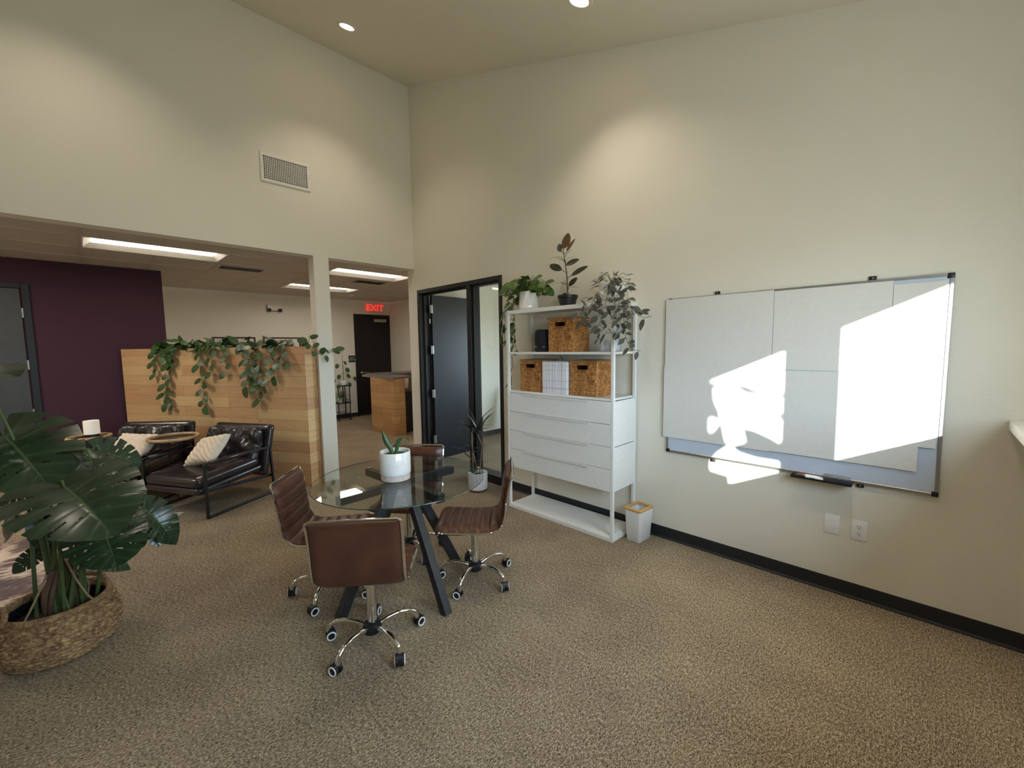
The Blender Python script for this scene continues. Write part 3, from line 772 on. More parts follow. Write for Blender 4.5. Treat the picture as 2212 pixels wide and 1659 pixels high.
# clear box with folded white tissue
t = thing('acrylic_box', 'clear acrylic box of white papers at the right end of the upper shelf', 'box', (-.26, -3.246, 1.537), rad(-90))
b = MB()
for lo, hi in (((-.058, -.075, 0), (.058, -.072, .11)), ((-.058, .072, 0), (.058, .075, .11)), ((-.058, -.072, 0), (-.055, .072, .11)), ((.055, -.072, 0), (.058, .072, .11)), ((-.055, -.072, 0), (.055, .072, .003))): b.box(lo, hi)
b.build('box_walls', 'acrylic', t, smooth=0)
for k in range(9):
    x = -.046 + k * .0115; lean = random.uniform(-.004, .004)
    MB().grid(lambda u, v: V((x + lean * v + .003 * math.sin(5 * u + k), -.062 + .124 * u, .004 + (.070 + .03 * ((k * 7) % 5) / 5) * v)), 6, 4).build('folded_paper', simple('crisp_white_paper', (246, 246, 250), .7), t, 30, solid=.0012)

# waste bin
t = thing('waste_bin', 'small white square waste bin with a bamboo rim by the shelving', 'bin', (-.150, -3.452, 0), rad(-4))
def rsq(hx, hy, r, n=5):
    out = []
    for cx, cy, a0 in ((hx - r, hy - r, 0), (-hx + r, hy - r, 90), (-hx + r, -hy + r, 180), (hx - r, -hy + r, 270)):
        for k in range(n + 1): a = rad(a0 + 90 * k / n); out.append((cx + r * math.cos(a), cy + r * math.sin(a)))
    return out
def loft(rings):
    b = MB(); R = [[b.bm.verts.new((x, y, z)) for x, y in pts] for pts, z in rings]
    for A, B in zip(R, R[1:]):
        n = len(A)
        for k in range(n): b.bm.faces.new((A[k], A[(k + 1) % n], B[(k + 1) % n], B[k]))
    b.bm.faces.new(R[0][::-1]); b.bm.faces.new(R[-1]); return b
loft([(rsq(.083, .058, .014), 0), (rsq(.086, .061, .016), .004), (rsq(.099, .074, .018), .258), (rsq(.096, .071, .016), .258), (rsq(.083, .058, .014), .012)]).build('bin_body', 'whiteplastic', t, 50)
b = loft([(rsq(.102, .077, .02), .256), (rsq(.104, .079, .022), .262), (rsq(.103, .078, .021), .272), (rsq(.078, .053, .006), .272), (rsq(.078, .053, .006), .256)])
b.bm.faces.ensure_lookup_table()
for f in list(b.bm.faces):
    if len(f.verts) > 4: b.bm.faces.remove(f)
b.build('lid_rim', 'bamboo', t, 40)

# ------------------------------------------------------------------ glass table
TC = (-1.86, -2.67)
t = thing('glass_table', 'round glass-topped table on crossed black wooden legs', 'table', TC + (0,), rad(2))
MB().lathe([(0, .740), (.536, .740), (.541, .7425), (.541, .7475), (.536, .750), (0, .750)], 96).build('table_top', 'glass', t, 12)
b = MB(); edge = MB().lathe([(.5413, .7425), (.5425, .745), (.5413, .7475)], 96, cap=False)
edge.build('table_edge', simple('green_glass_edge', (36, 62, 56), .15, spec=.6), t)
for k in range(4):
    a = rad(90 * k); c, s_ = math.cos(a), math.sin(a)
    leg = MB().beam((.075 * c, .075 * s_, .712), (.436 * c, .436 * s_, .014), .05, .056, (c, s_, .5), .003, .03)
    leg.build('leg', 'darkwood', t, smooth=0)
    MB().beam((0.0 if k % 2 == 0 else .026 * c, 0 if k % 2 == 0 else .026 * s_, .707), (.425 * c, .425 * s_, .707), .05, .05, (0, 0, 1), .003).build('top_arm', 'darkwood', t, smooth=0)
    MB().lathe([(.013, .732), (.013, .7395), (0, .7398)], 20, (.40 * c, .40 * s_, 0)).build('glass_pad', 'steel', t)

# ------------------------------------------------------------------ brown swivel chairs (front = +x)
def chair_profile():
    pts = [(.215, .408), (.205, .418), (.12, .414), (.0, .410), (-.10, .412), (-.155, .425), (-.195, .465), (-.213, .53), (-.222, .60), (-.232, .68), (-.247, .75), (-.258, .778)]
    return spline([(x, 0, z) for x, z in pts], 8)
def make_chair(label):
    t = thing('swivel_chair', label, 'chair', group='brown swivel chairs around the glass table')
    C = chair_profile(); n = len(C); acc = [0]
    for a, b_ in zip(C, C[1:]): acc.append(acc[-1] + (b_ - a).length)
    L = acc[-1]; Wd = .215
    def nrm(i):
        d = C[min(i + 1, n - 1)] - C[max(i - 1, 0)]; return V((d.z, 0, -d.x)).normalized() * (1 if True else 1)
    cut = next(i for i in range(n) if C[i].z > .45 and C[i].x < 0)
    def cushion(i0, i1, name, outer):
        b = MB(); m = (i1 - i0) * 3 + 1
        def at(k):
            q = i0 + k / 3; i = min(int(q), n - 2); f = q - i
            p = C[i].lerp(C[i + 1], f); nn = nrm(i).lerp(nrm(i + 1), f).normalized(); return p, nn, acc[i] + (acc[i + 1] - acc[i]) * f
        def f(u, v):
            k = v * (m - 1); p, nn, sl = at(k)
            up = nn                                             # towards the sitter
            w = u * 2                                           # 0..2 : inner face 0..1, outer 1..2
            rib = abs(math.sin(PI * sl / .068)) ** .45
            end = min(1, min(v, 1 - v) * 14 + .15)
            if w <= 1:
                y = (w - .5) * 2; e = (1 - abs(y) ** 6)
                th = (.020 + .013 * rib) * e * (end if (i0 == 0 and v < .5) or (i1 == n - 1 and v > .5) else 1) + .003
                return p + up * th + V((0, y * Wd, 0))
            y = (1.5 - w) * 2; e = (1 - abs(y) ** 6)
            return p - up * (outer * e + .003) + V((0, y * Wd, 0))
        b.grid(f, 40, m, cu=True)
        for ring in (0, m - 1):
            b.bm.verts.ensure_lookup_table(); vs = [b.bm.verts[i * m + ring] for i in range(40)]
            try: b.bm.faces.new(vs if ring else vs[::-1])
            except ValueError: pass
        return b.build(name, 'brown', t, 60)
    cushion(0, cut, 'seat', .010); cushion(cut, n - 1, 'backrest', .014)
    rim = [p + V((0, Wd + .004, 0)) for p in C]
    lo = [V((p.x, -p.y, p.z)) for p in rim]
    e = C[-1]; arc = [V((e.x - .003, Wd + .004 - .0, e.z + .004)), V((e.x - .004, Wd - .012, e.z + .012)), V((e.x - .004, 0, e.z + .013)), V((e.x - .004, -Wd + .012, e.z + .012)), V((e.x - .003, -Wd - .004, e.z + .004))]
    MB().tube(rim + arc[1:-1] + lo[::-1], .0075, 8, True).build('chrome_trim', 'chrome', t)
    MB().box((-.09, -.07, .375), (.09, .07, .402), .006).build('seat_plate', 'black', t)
    MB().tube([(.02, -.02, .388), (.02, -.15, .384), (.02, -.21, .380)], [.005, .005, .008], 8).build('lever', 'black', t)
    MB().cyl((0, 0, .09), (0, 0, .385), .025, 24).build('column', 'chrome', t)
    MB().lathe([(.0, .052), (.028, .054), (.046, .066), (.050, .088), (.044, .112), (.030, .120), (.030, .126), (0, .126)], 28).build('hub', 'black', t)
    for k in range(5):
        a = rad(72 * k + 22); c, s_ = math.cos(a), math.sin(a)
        pr = [(.038, .094), (.09, .112), (.15, .118), (.20, .110), (.232, .092), (.247, .066), (.249, .052)]
        MB().tube(spline([(r * c, r * s_, z) for r, z in pr], 5), [.0125] * 10 + [.013] * 10 + [.014] * 11, 12, flat=1.0).build('base_arm', 'chrome', t)
        cs = MB(); sw = a + rad(70 + 55 * k); ux, uy = math.cos(sw), math.sin(sw); o = V((.250 * c, .250 * s_, 0)) + V((-.012 * uy, .012 * ux, 0))
        for sd in (-1, 1):
            p0 = o + V((ux, uy, 0)) * (sd * .006) + V((0, 0, .0275)); p1 = o + V((ux, uy, 0)) * (sd * .022) + V((0, 0, .0275))
            cs.tube([p0, p1], .0268, 24)
        cs.tube([o + V((ux, uy, 0)) * -.021 + V((0, 0, .040)), o + V((ux, uy, 0)) * .021 + V((0, 0, .040))], .022, 16)
        cs.tube([V((.249 * c, .249 * s_, .052)), V((.249 * c, .249 * s_, .068))], .010, 10)
        cs = cs.build('caster', 'black', t)
        for sd in (-1, 1):
            p0 = o + V((ux, uy, 0)) * (sd * .0222) + V((0, 0, .0275)); r_ = MB()
            aa, bb = V((-uy, ux, 0)), V((0, 0, 1))
            r_.tube([p0 + (aa * math.cos(q) + bb * math.sin(q)) * .0215 for q in [2 * PI * j / 24 for j in range(24)]], .0042, 6, True)
            r_.build('wheel_ring', 'whiteplastic', cs)
    return t
ch = make_chair('brown leather swivel chair nearest the camera, its plain back turned')
G = 'brown swivel chairs around the glass table'
def spin(root, phase):
    """turn a chair's star base under its seat; phase = world angle of one arm"""
    d = rad(phase) - root.rotation_euler.z - rad(22)
    for c_ in root.children:
        if c_.name.startswith(('base_arm', 'caster')): c_.rotation_euler.z = d
    return root
ch.location = (-2.262, -3.01, 0); ch.rotation_euler = (0, 0, rad(50)); spin(ch, 58)
spin(dup(ch, (-2.205, -2.36, 0), rad(-39), 'brown ribbed swivel chair at the left of the glass table', G), 7)
spin(dup(ch, (-1.465, -2.930, 0), rad(135), 'brown ribbed swivel chair right of the table, facing away from the shelving', G), 62)
spin(dup(ch, (-1.575, -2.27, 0), rad(218), 'brown swivel chair behind the table, seen through the glass top', G), 50)

# ------------------------------------------------------------------ lounge : partition, armchairs, side tables
PA = rad(118.8)                       # partition runs from the pillar to the purple wall
pr = thing('wood_partition', 'angled half-height partition clad in knotty wood boards with a planter top', 'partition', (-1.50, -.03, 0), PA)
# local x along the partition, local -y is the back, +y faces the lounge chairs
LP = 2.94
b = MB().box((0, -.175, .0), (LP, -.004, 1.49)).box((0, -.175, 1.49), (LP, -.155, 1.625)).box((0, -.025, 1.49), (LP, -.004, 1.625)).box((0, -.155, 1.49), (.02, -.025, 1.625)).box((LP - .02, -.155, 1.49), (LP, -.025, 1.625))
b.build('board_cladding', 'wood', pr, smooth=0)
MB().box((.02, -.155, 1.49), (LP - .02, -.025, 1.592)).build('planter_soil', 'soil', pr, smooth=0)
MB().box((-.004, -.178, 0), (.016, -.160, 1.627), .001, 1).build('corner_trim', 'rattan', pr, smooth=0)
def PW(s, z, off=0.03):               # a point on the partition's lounge face
    return pr.matrix_basis @ V((s, off, z))

def puff(b, f3, nu=20, nv=14):
    b.grid(f3, nu, nv); return b
def cushion_box(c, size, rx, bev, mat4=None, crown=0.0, nx=16):
    """soft upholstered block: superellipsoid section, slightly crowned"""
    b = MB(); hx, hy, hz = size[0] / 2, size[1] / 2, size[2] / 2
    bm = b.bm; bmesh.ops.create_cube(bm, size=2.0)
    bmesh.ops.subdivide_edges(bm, edges=bm.edges[:], cuts=nx, use_grid_fill=True)
    m = Matrix.Translation(V(c)) @ Matrix.Rotation(rx, 4, 'Y') @ (mat4 or Matrix())
    for v in bm.verts:
        p = v.co.copy(); r = bev
        q = V((p.x * hx, p.y * hy, p.z * hz)); inn = V((max(-hx + r, min(hx - r, q.x)), max(-hy + r, min(hy - r, q.y)), max(-hz + r, min(hz - r, q.z))))
        d = q - inn
        if d.length > 1e-6: q = inn + d.normalized() * min(r, d.length if d.length < r else r)
        k = (1 - p.x ** 4) * (1 - p.y ** 4)
        q.z += (crown * k) * (1 if p.z > 0 else -0.35)
        v.co = m @ q
    return b
def make_armchair(label):
    t = thing('lounge_chair', label, 'armchair', group='black leather lounge chairs in front of the wood partition')
    W = .40; q = .011
    for sy in (-1, 1):
        y = sy * W; b = MB()
        pts = [(.385, y, .011), (.385, y, .515), (.37, y, .526), (-.345, y, .526), (-.36, y, .515), (-.385, y, .011)]
        for a, c in zip(pts, pts[1:] + pts[:1]): b.beam(a, c, .022, .022, (0, 1, 0), .003, .018)
        b.build('side_frame', 'blackmetal', t, smooth=0)
        MB().tube([(.335, y, .528), (.33, y, .530), (-.10, y, .530), (-.105, y, .528)], [.017, .021, .021, .017], 12).build('arm_wrap', 'darkleather', t)
    b = MB().beam((-.375, -W, .20), (-.375, W, .20), .02, .02, (0, 0, 1), .002).beam((.36, -W, .27), (.36, W, .27), .02, .02, (0, 0, 1), .002)
    for sy in (-1, 1): b.beam((.36, sy * (W - .03), .26), (-.375, sy * (W - .03), .20), .02, .03, (0, 0, 1), .002)
    for sy in (-1, 1): b.beam((-.29, sy * (W - .03), .22), (-.40, sy * (W - .03), .72), .02, .03, (0, 1, 0), .002)
    b.build('cross_frame', 'blackmetal', t, smooth=0)
    cushion_box((.05, 0, .285), (.74, .72, .075), rad(4.5), .03).build('seat_sling', 'darkleather', t, 60)
    cushion_box((.075, 0, .362), (.70, .71, .105), rad(4.5), .045, crown=.02).build('seat_cushion', 'darkleather', t, 60)
    cushion_box((-.362, 0, .49), (.07, .80, .56), rad(-14), .03).build('back_sling', 'darkleather', t, 60)
    mt = Matrix.Rotation(rad(-90), 4, 'Y')
    b = cushion_box((-.272, 0, .555), (.13, .70, .40), rad(-14), .06, crown=0.0, nx=30)
    for v in b.bm.verts:                                        # pulled, wrinkled hide
        w = .011 * math.sin(17 * v.co.y + 9 * v.co.z + 2.2 * math.sin(11 * v.co.z)) + .007 * math.sin(29 * v.co.y - 21 * v.co.z)
        v.co.x += w * (1 if v.co.x > -.30 else .2)
    b.build('back_cushion', 'wrinkled', t, 60)
    return t
ac = make_armchair('black leather lounge chair with a cream pillow, closest to the white pillar')
ac.location = (-2.395, .235, 0); ac.rotation_euler = (0, 0, rad(-151.2))
a2 = dup(ac, (-2.965, 1.08, 0), rad(-132.5), 'black leather lounge chair in the purple corner, behind the rim table', 'black leather lounge chairs in front of the wood partition')

def pillow(label, loc, rot, w=.44, h=.40, th=.075):
    def f(u, v):
        a = 2 * u - 1; back = a < 0
        x = (abs(a) * 2 - 1); z = 2 * v - 1
        return x, z, back
    b = MB()
    for sg in (-1, 1):
        def g(u, v, sg=sg):
            x, z = 2 * u - 1, 2 * v - 1
            pin = 1 - .10 * (1 - abs(z) ** 2) * abs(x) ** 3; pin2 = 1 - .10 * (1 - abs(x) ** 2) * abs(z) ** 3
            t_ = th * (max(0, 1 - x ** 4) * max(0, 1 - z ** 4)) ** .55
            rr = 0
            if sg > 0:
                s_ = 1 if z > 0 else -1
                d = (x * s_ * (1 if x > 0 else -1) * .9 + abs(z) * 1.0) if True else 0
                ph = (abs(x) + z) * 3.2 if x > -0.1 else (abs(x + .2) - z) * 3.2
                rr = .015 * abs(math.sin(PI * ph)) ** .7 * (1 if t_ > .008 else 0)
            return V((sg * (t_ + rr), x * w / 2 * pin, z * h / 2 * pin2))
        b.grid(g, 44, 44)
    o = b.build('throw_pillow', 'cream', None, 70); o.location = loc; o.rotation_euler = rot
    return tag(o, label, 'pillow', 'cream textured pillows')
def on_chair(ch_, p): return ch_.matrix_basis @ V(p)
pillow('cream chevron-textured pillow on the lounge chair closest to the pillar', on_chair(ac, (.055, .03, .560)), (rad(16), rad(-46), rad(-151.2 - 14)), .40, .36, .06)
pillow('cream textured pillow on the lounge chair in the purple corner', on_chair(a2, (.06, .06, .558)), (rad(-4), rad(-48), rad(-132.5)), .42, .36, .06)

def rim_table(label, loc, r, ht=.68, rz=0):
    t = thing('side_table', label, 'side table', loc, rz, 'round side tables with bamboo rims')
    MB().tube([(r * math.cos(a), r * math.sin(a), ht - .012) for a in [2 * PI * k / 40 for k in range(40)]], .017, 10, True).build('rim', 'rattan', t)
    MB().lathe([(0, ht - .034), (r - .005, ht - .034), (r - .005, ht - .028), (0, ht - .028)], 40).build('tray_top', simple('dark_smoked_tray', (46, 38, 32), .3), t)
    b = MB()
    for k in range(4):
        a = PI / 2 * k + .4; a2_ = a + rad(150)
        p = [((.40 * r * math.cos(a)), .40 * r * math.sin(a), ht - .035), (.055 * math.cos((a + a2_) / 2), .055 * math.sin((a + a2_) / 2), ht * .43), ((.36 * r * math.cos(a2_)), .36 * r * math.sin(a2_), .008)]
        b = MB().tube(spline(p, 8), .0058, 8); b.build('leg', 'blackmetal', t)
    MB().tube([(.06 * math.cos(a), .06 * math.sin(a), ht * .43) for a in [2 * PI * k / 16 for k in range(16)]], .005, 6, True).build('leg_collar', 'blackmetal', t)
    return t
rim_table('round bamboo-rimmed side table between the two lounge chairs', (-2.645, .655, 0), .215)
rim_table('round bamboo-rimmed side table holding the white lamp', (-3.285, 1.70, 0), .18, .64, .5)
t = thing('table_lamp', 'small lit drum lamp with a white shade on a black base', 'lamp', (-3.258, 1.735, .613))
MB().lathe([(0, 0), (.060, 0), (.062, .004), (.062, .036), (.058, .042), (0, .042)], 32).build('base', 'black', t)
MB().lathe([(.0, .041), (.066, .041), (.070, .046), (.069, .195), (.066, .197), (.062, .196)], 40).build('lamp_shade', 'shade', t)
# white cabinet-like box against the purple wall
t = thing('storage_cube', 'white-topped low box against the purple wall, half hidden by the monstera', 'storage box', (-3.53, 2.44, 0))
MB().box((-.12, -.17, 0), (.12, .17, .43), .004).build('body', simple('grey_blue_laminate', (150, 152, 160), .5), t)
MB().box((-.125, -.175, .43), (.125, .175, .45), .003).build('top', 'white', t)

# cow-hide rug
out = [(-2.67, .09), (-2.78, -.07), (-2.98, -.31), (-3.12, -.49), (-3.19, -.72), (-3.27, -.93), (-3.24, -1.08), (-3.33, -1.22), (-3.6, -1.15), (-4.0, -1.3), (-4.5, -1.05), (-4.72, -.4), (-4.5, .15), (-4.3, .5), (-3.85, .36), (-3.4, .42), (-3.08, .24), (-2.86, .2)]
oc = spline([(x, y, 0) for x, y in out] + [(out[0][0], out[0][1], 0)], 5)[:-1]
ctr = V((-3.75, -.4, 0)); b = MB()
b.grid(lambda u, v: V((0, 0, .001 + .006 * math.sin(PI * min(1, (1 - u) * 1.0 + .02)) ** .5)) + ctr.lerp(oc[int(round(v * len(oc))) % len(oc)], max(u, .001)), 14, len(oc), cv=True)
hide = NT('brindle_cowhide'); hv = hide.coord()
n1 = hide.noise(hv, 1.9, 3, .6, .5); n2 = hide.noise(hide.coord('Object', (1, 2.6, 1), (0, 0, .6)), 14, 4, .7)
hide.base(hide.ramp(hide.math('ADD', hide.math('MULTIPLY', n1, .68), hide.math('MULTIPLY', n2, .32)), [(.44, lin((58, 36, 30))), (.50, lin((104, 66, 52))), (.53, lin((206, 182, 160))), (.6, lin((224, 204, 184)))])).set(.8, sheen=.3); hide.bump(n2, .5, .006)
M['hide'] = hide.m
o = b.build('cowhide_rug', 'hide', None, 60); tag(o, 'brown and cream cowhide rug on the lounge carpet behind the monstera', 'rug')

# framed pictures on the far wall
for lab, x in (('dark-framed picture behind the partition, left of the pair', -1.205), ('dark-framed picture behind the partition, nearer the pillar', -.36)):
    t = thing('framed_picture', lab, 'picture', (x, 4.47, 1.57), 0, 'dark-framed pictures on the far wall')
    w, h = .355, .28
    MB().box((-w, -.024, -h), (-w + .03, -.001, h)).box((w - .03, -.024, -h), (w, -.001, h)).box((-w + .03, -.024, h - .03), (w - .03, -.001, h)).box((-w + .03, -.024, -h), (w - .03, -.001, -h + .03)).build('frame', 'pictureframe', t, smooth=0)
    MB().box((-w + .03, -.012, -h + .03), (w - .03, -.002, h - .03)).build('mat_board', 'paper', t, smooth=0)
    MB().box((-w + .12, -.0135, -h + .11), (w - .12, -.012, h - .11)).build('print', simple('pale_abstract_print', (196, 184, 176), .7, nscale=5, nvar=.35), t, smooth=0)

# ------------------------------------------------------------------ reception
t = thing('reception_desk', 'honey wood reception desk with a grey counter top by the exit door', 'desk', (0, 0, 0))
o = MB().box((.575, 1.68, 0), (.80, 2.55, 1.035)).build('front_panel', 'deskwood', t, smooth=0)
MB().box((1.3, 3.22, 0), (2.08, 3.38, 1.035)).build('back_panel', 'deskwood', t, smooth=0)
b = MB(); b.prism([(.545, 1.65), (1.03, 1.80), (1.03, 2.75), (2.09, 2.85), (2.09, 3.42), (1.0, 3.42), (.62, 2.98)], frame((0, 0, 1.035), (1, 0, 0), (0, 1, 0)), .038)
b.build('counter_top', 'stone', t, smooth=0)
MB().box((.80, 1.86, .72), (1.6, 2.5, .75), .003).build('work_surface', 'black', t)
for y in (1.9, 2.42): MB().box((.84, y, 0), (1.56, y + .04, .72)).build('support', 'black', t, smooth=0)
MB().box((.84, 2.46, 0), (1.6, 2.5, .72)).build('modesty_panel', 'black', t, smooth=0)
t = thing('desk_phone', 'black desk phone on the work surface behind the reception desk', 'phone', (.98, 2.02, .751), rad(20))
b = MB(); b.hull([(-.1, -.09, 0), (.1, -.09, 0), (.1, .09, 0), (-.1, .09, 0), (-.1, -.09, .02), (.1, -.09, .02), (.1, .09, .08), (-.1, .09, .08)], [(0, 3, 2, 1), (4, 5, 6, 7), (0, 1, 5, 4), (1, 2, 6, 5), (2, 3, 7, 6), (3, 0, 4, 7)]); b.build('phone_body', 'black', t, smooth=0)
MB().tube(spline([(-.07, -.085, .055), (-.075, -.05, .075), (-.075, .05, .11), (-.07, .085, .11)], 5), .018, 10).build('handset', 'black', t)
p = MB().grid(lambda u, v: V(((u - .5) * .19, .05 * v + .012 * math.sin(3 * u), .26 * v)), 6, 6).build('document_sheet', 'paper', None, 30); md = p.modifiers.new('thickness', 'SOLIDIFY'); md.thickness = .001
tag(p, 'white printed sheet leaning up behind the reception desk', 'paper'); p.location = (1.06, 2.20, .785); p.rotation_euler = (0, rad(9), rad(-25))
# plant stand and its two plants
t = thing('plant_stand', 'slim black two-tier plant stand near the exit door', 'plant stand', (.72, 4.22, 0))
for lo, hi, z0, z1 in (((-.13, -.12), (-.13, -.12), 0, .40), ((.13, -.12), (.13, -.12), 0, .78), ((.13, .12), (.13, .12), 0, .78), ((-.13, .12), (-.13, .12), 0, .40), ((-.02, -.12), (-.02, -.12), .40, .78), ((-.02, .12), (-.02, .12), .40, .78)):
    MB().box((lo[0] - .008, lo[1] - .008, z0), (lo[0] + .008, lo[1] + .008, z1)).build('leg', 'blackmetal', t, smooth=0)
MB().box((-.15, -.14, .385), (.15, .14, .405), .002, 1).build('lower_shelf', 'blackmetal', t, smooth=0)
MB().box((-.04, -.14, .765), (.15, .14, .785), .002, 1).build('upper_shelf', 'blackmetal', t, smooth=0)
MB().beam((-.13, -.12, .17), (.13, -.12, .17), .012, .012).beam((-.13, .12, .17), (.13, .12, .17), .012, .012).build('cross_bar', 'blackmetal', t, smooth=0)
def pot(prof, mat, t, name='pot', seg=40, rfun=None): return MB().lathe(prof, seg, rfun=rfun).build(name, mat, t, 45)
random.seed(11)
t = thing('potted_vine', 'trellised heart-leaf plant in a small white pot on top of the plant stand', 'plant', (.765, 4.2, .786))
pot([(0, 0), (.05, 0), (.066, .05), (.07, .10), (.064, .11), (.060, .10), (0, .092)], 'ceramicmatt', t)
MB().tube([(0, 0, .09), (.0, .0, .78)], .004, 8).tube([(.012, 0, .09), (.004, 0, .55)], .003, 6).build('stake', 'stembrown', t)
b = MB(); st = MB()
for bx, bz, tx, tz, w in ((.0, .42, -.12, .46, .09), (.0, .40, .10, .36, .10), (.0, .25, -.09, .22, .09), (.0, .26, .08, .23, .09), (-.02, .1, -.11, .0, .08), (.05, .12, .22, .16, .08), (.05, .1, .1, .04, .08), (-.03, .12, -.2, .12, .07), (.0, .5, .06, .52, .06)):
    P0 = V((bx, 0, bz)); T0 = V((tx, random.uniform(-.08, .04), tz)); m_ = P0.lerp(T0, .5) + V((0, 0, .03))
    st.tube(spline([P0, m_, T0], 4), .0025, 6); d_ = (T0 - P0).normalized(); b.leaf(T0, T0 + V((d_.x * .05, -.02, -.085)), w, (0, -1, .3), 'heart', .1, .1)
b.build('foliage', 'pothosdark', t, 60); st.build('stems', 'stemgreen', t)
t = thing('potted_fern', 'bushy green fern spilling over the lower tier of the plant stand', 'plant', (.70, 4.2, .406))
pot([(0, 0), (.06, 0), (.075, .10), (.07, .105), (.066, .095), (0, .09)], 'ceramicmatt', t)
b = MB()
for k in range(70):
    a = random.random() * 2 * PI; r = random.uniform(.1, .24); h = random.uniform(.02, .16)
    P0 = V((.02 * math.cos(a), .02 * math.sin(a), .09)); T0 = V((r * math.cos(a), r * .85 * math.sin(a), .09 + h - 1.3 * max(0, r - .15)))
    b.leaf(P0, T0, random.uniform(.014, .024), (0, 0, 1), 'strap', -.35 if r < .15 else .5, .1, 8, 1)
b.build('fronds', 'fern', t, 60)

# office chair glimpsed through the sidelight
t = thing('office_side_chair', 'grey-brown upholstered chair inside the office, seen at the edge of the sidelight', 'chair', (1.98, -.10, 0), rad(200))
MB().box((-.22, -.22, .42), (.22, .22, .49), .02, 3).build('seat', simple('grey_brown_upholstery', (112, 102, 96), .85), t)
MB().obox(Matrix.Translation((-.23, 0, .70)) @ Matrix.Rotation(rad(-8), 4, 'Y'), (.05, .44, .42), .02, 3).build('backrest', simple('grey_brown_back', (112, 102, 96), .85), t)
for sx in (-1, 1):
    for sy in (-1, 1): MB().box((sx * .2 - .012, sy * .2 - .012, 0), (sx * .2 + .012, sy * .2 + .012, .42)).build('leg', 'blackmetal', t, smooth=0)

# ------------------------------------------------------------------ plants : measured leaf and vine positions, metres
MON=[
((-3.583, -1.663, 1.169), (-3.417, -2.07, 0.966), 0.95),
((-3.548, -1.497, 1.07), (-3.671, -1.68, 0.893), 0.95),
((-3.421, -1.632, 1.013), (-3.252, -1.657, 1.039), 0.8),
((-3.244, -1.807, 1.046), (-3.05, -1.805, 0.923), 0.85),
((-3.283, -1.911, 1.038), (-3.103, -1.968, 0.894), 0.7),
((-3.376, -2.045, 0.932), (-3.226, -2.497, 0.81), 0.95),
((-3.189, -1.899, 0.754), (-3.105, -1.69, 0.821), 0.9),
((-3.088, -1.935, 0.716), (-2.933, -2.049, 0.48), 0.6),
((-3.251, -2.13, 0.692), (-3.218, -2.388, 0.601), 1.1),
((-3.15, -1.819, 0.571), (-3.073, -1.842, 0.439), 0.8),
((-3.293, -1.972, 0.476), (-3.141, -1.993, 0.391), 0.5),
((-3.439, -1.721, 0.727), (-3.463, -1.794, 0.524), 0.8),
((-3.576, -1.518, 0.677), (-3.667, -1.442, 0.545), 0.9),
((-3.628, -1.649, 1.493), (-3.501, -1.846, 1.504), 0.9),
((-3.49, -1.723, 0.877), (-3.643, -1.717, 0.822), 0.7),
((-3.348, -1.658, 0.832), (-3.423, -1.356, 0.925), 0.8),
((-3.509, -1.472, 0.443), (-3.635, -1.498, 0.364), 0.7),
((-3.167, -1.65, 0.641), (-3.261, -1.477, 0.696), 0.8),
((-3.043, -1.922, 0.609), (-3.03, -2.022, 0.484), 0.7),
]
RUB=[
((-2.707, 2.454), (-2.726, 2.593), 0.083),
((-2.7, 2.426), (-2.615, 2.519), 0.054),
((-2.753, 2.422), (-2.856, 2.514), 0.019),
((-2.747, 2.397), (-2.79, 2.435), 0.039),
((-2.697, 2.375), (-2.545, 2.401), 0.019),
((-2.716, 2.36), (-2.796, 2.382), 0.044),
((-2.734, 2.336), (-2.668, 2.372), 0.022),
((-2.753, 2.301), (-2.885, 2.334), 0.053),
((-2.7, 2.265), (-2.498, 2.353), 0.062),
((-2.798, 2.206), (-2.994, 2.258), 0.051),
((-2.69, 2.158), (-2.556, 2.143), 0.035),
((-2.761, 2.12), (-2.847, 2.185), 0.056),
((-2.764, 2.103), (-2.852, 2.105), 0.02),
((-2.777, 2.065), (-2.843, 2.094), 0.029),
((-2.733, 2.062), (-2.615, 1.995), 0.032),
((-2.747, 2.341), (-2.838, 2.384), 0.039),
]
RSTEM = [(-2.761, 2.032), (-2.755, 2.189), (-2.74, 2.289), (-2.722, 2.388), (-2.71, 2.454)]
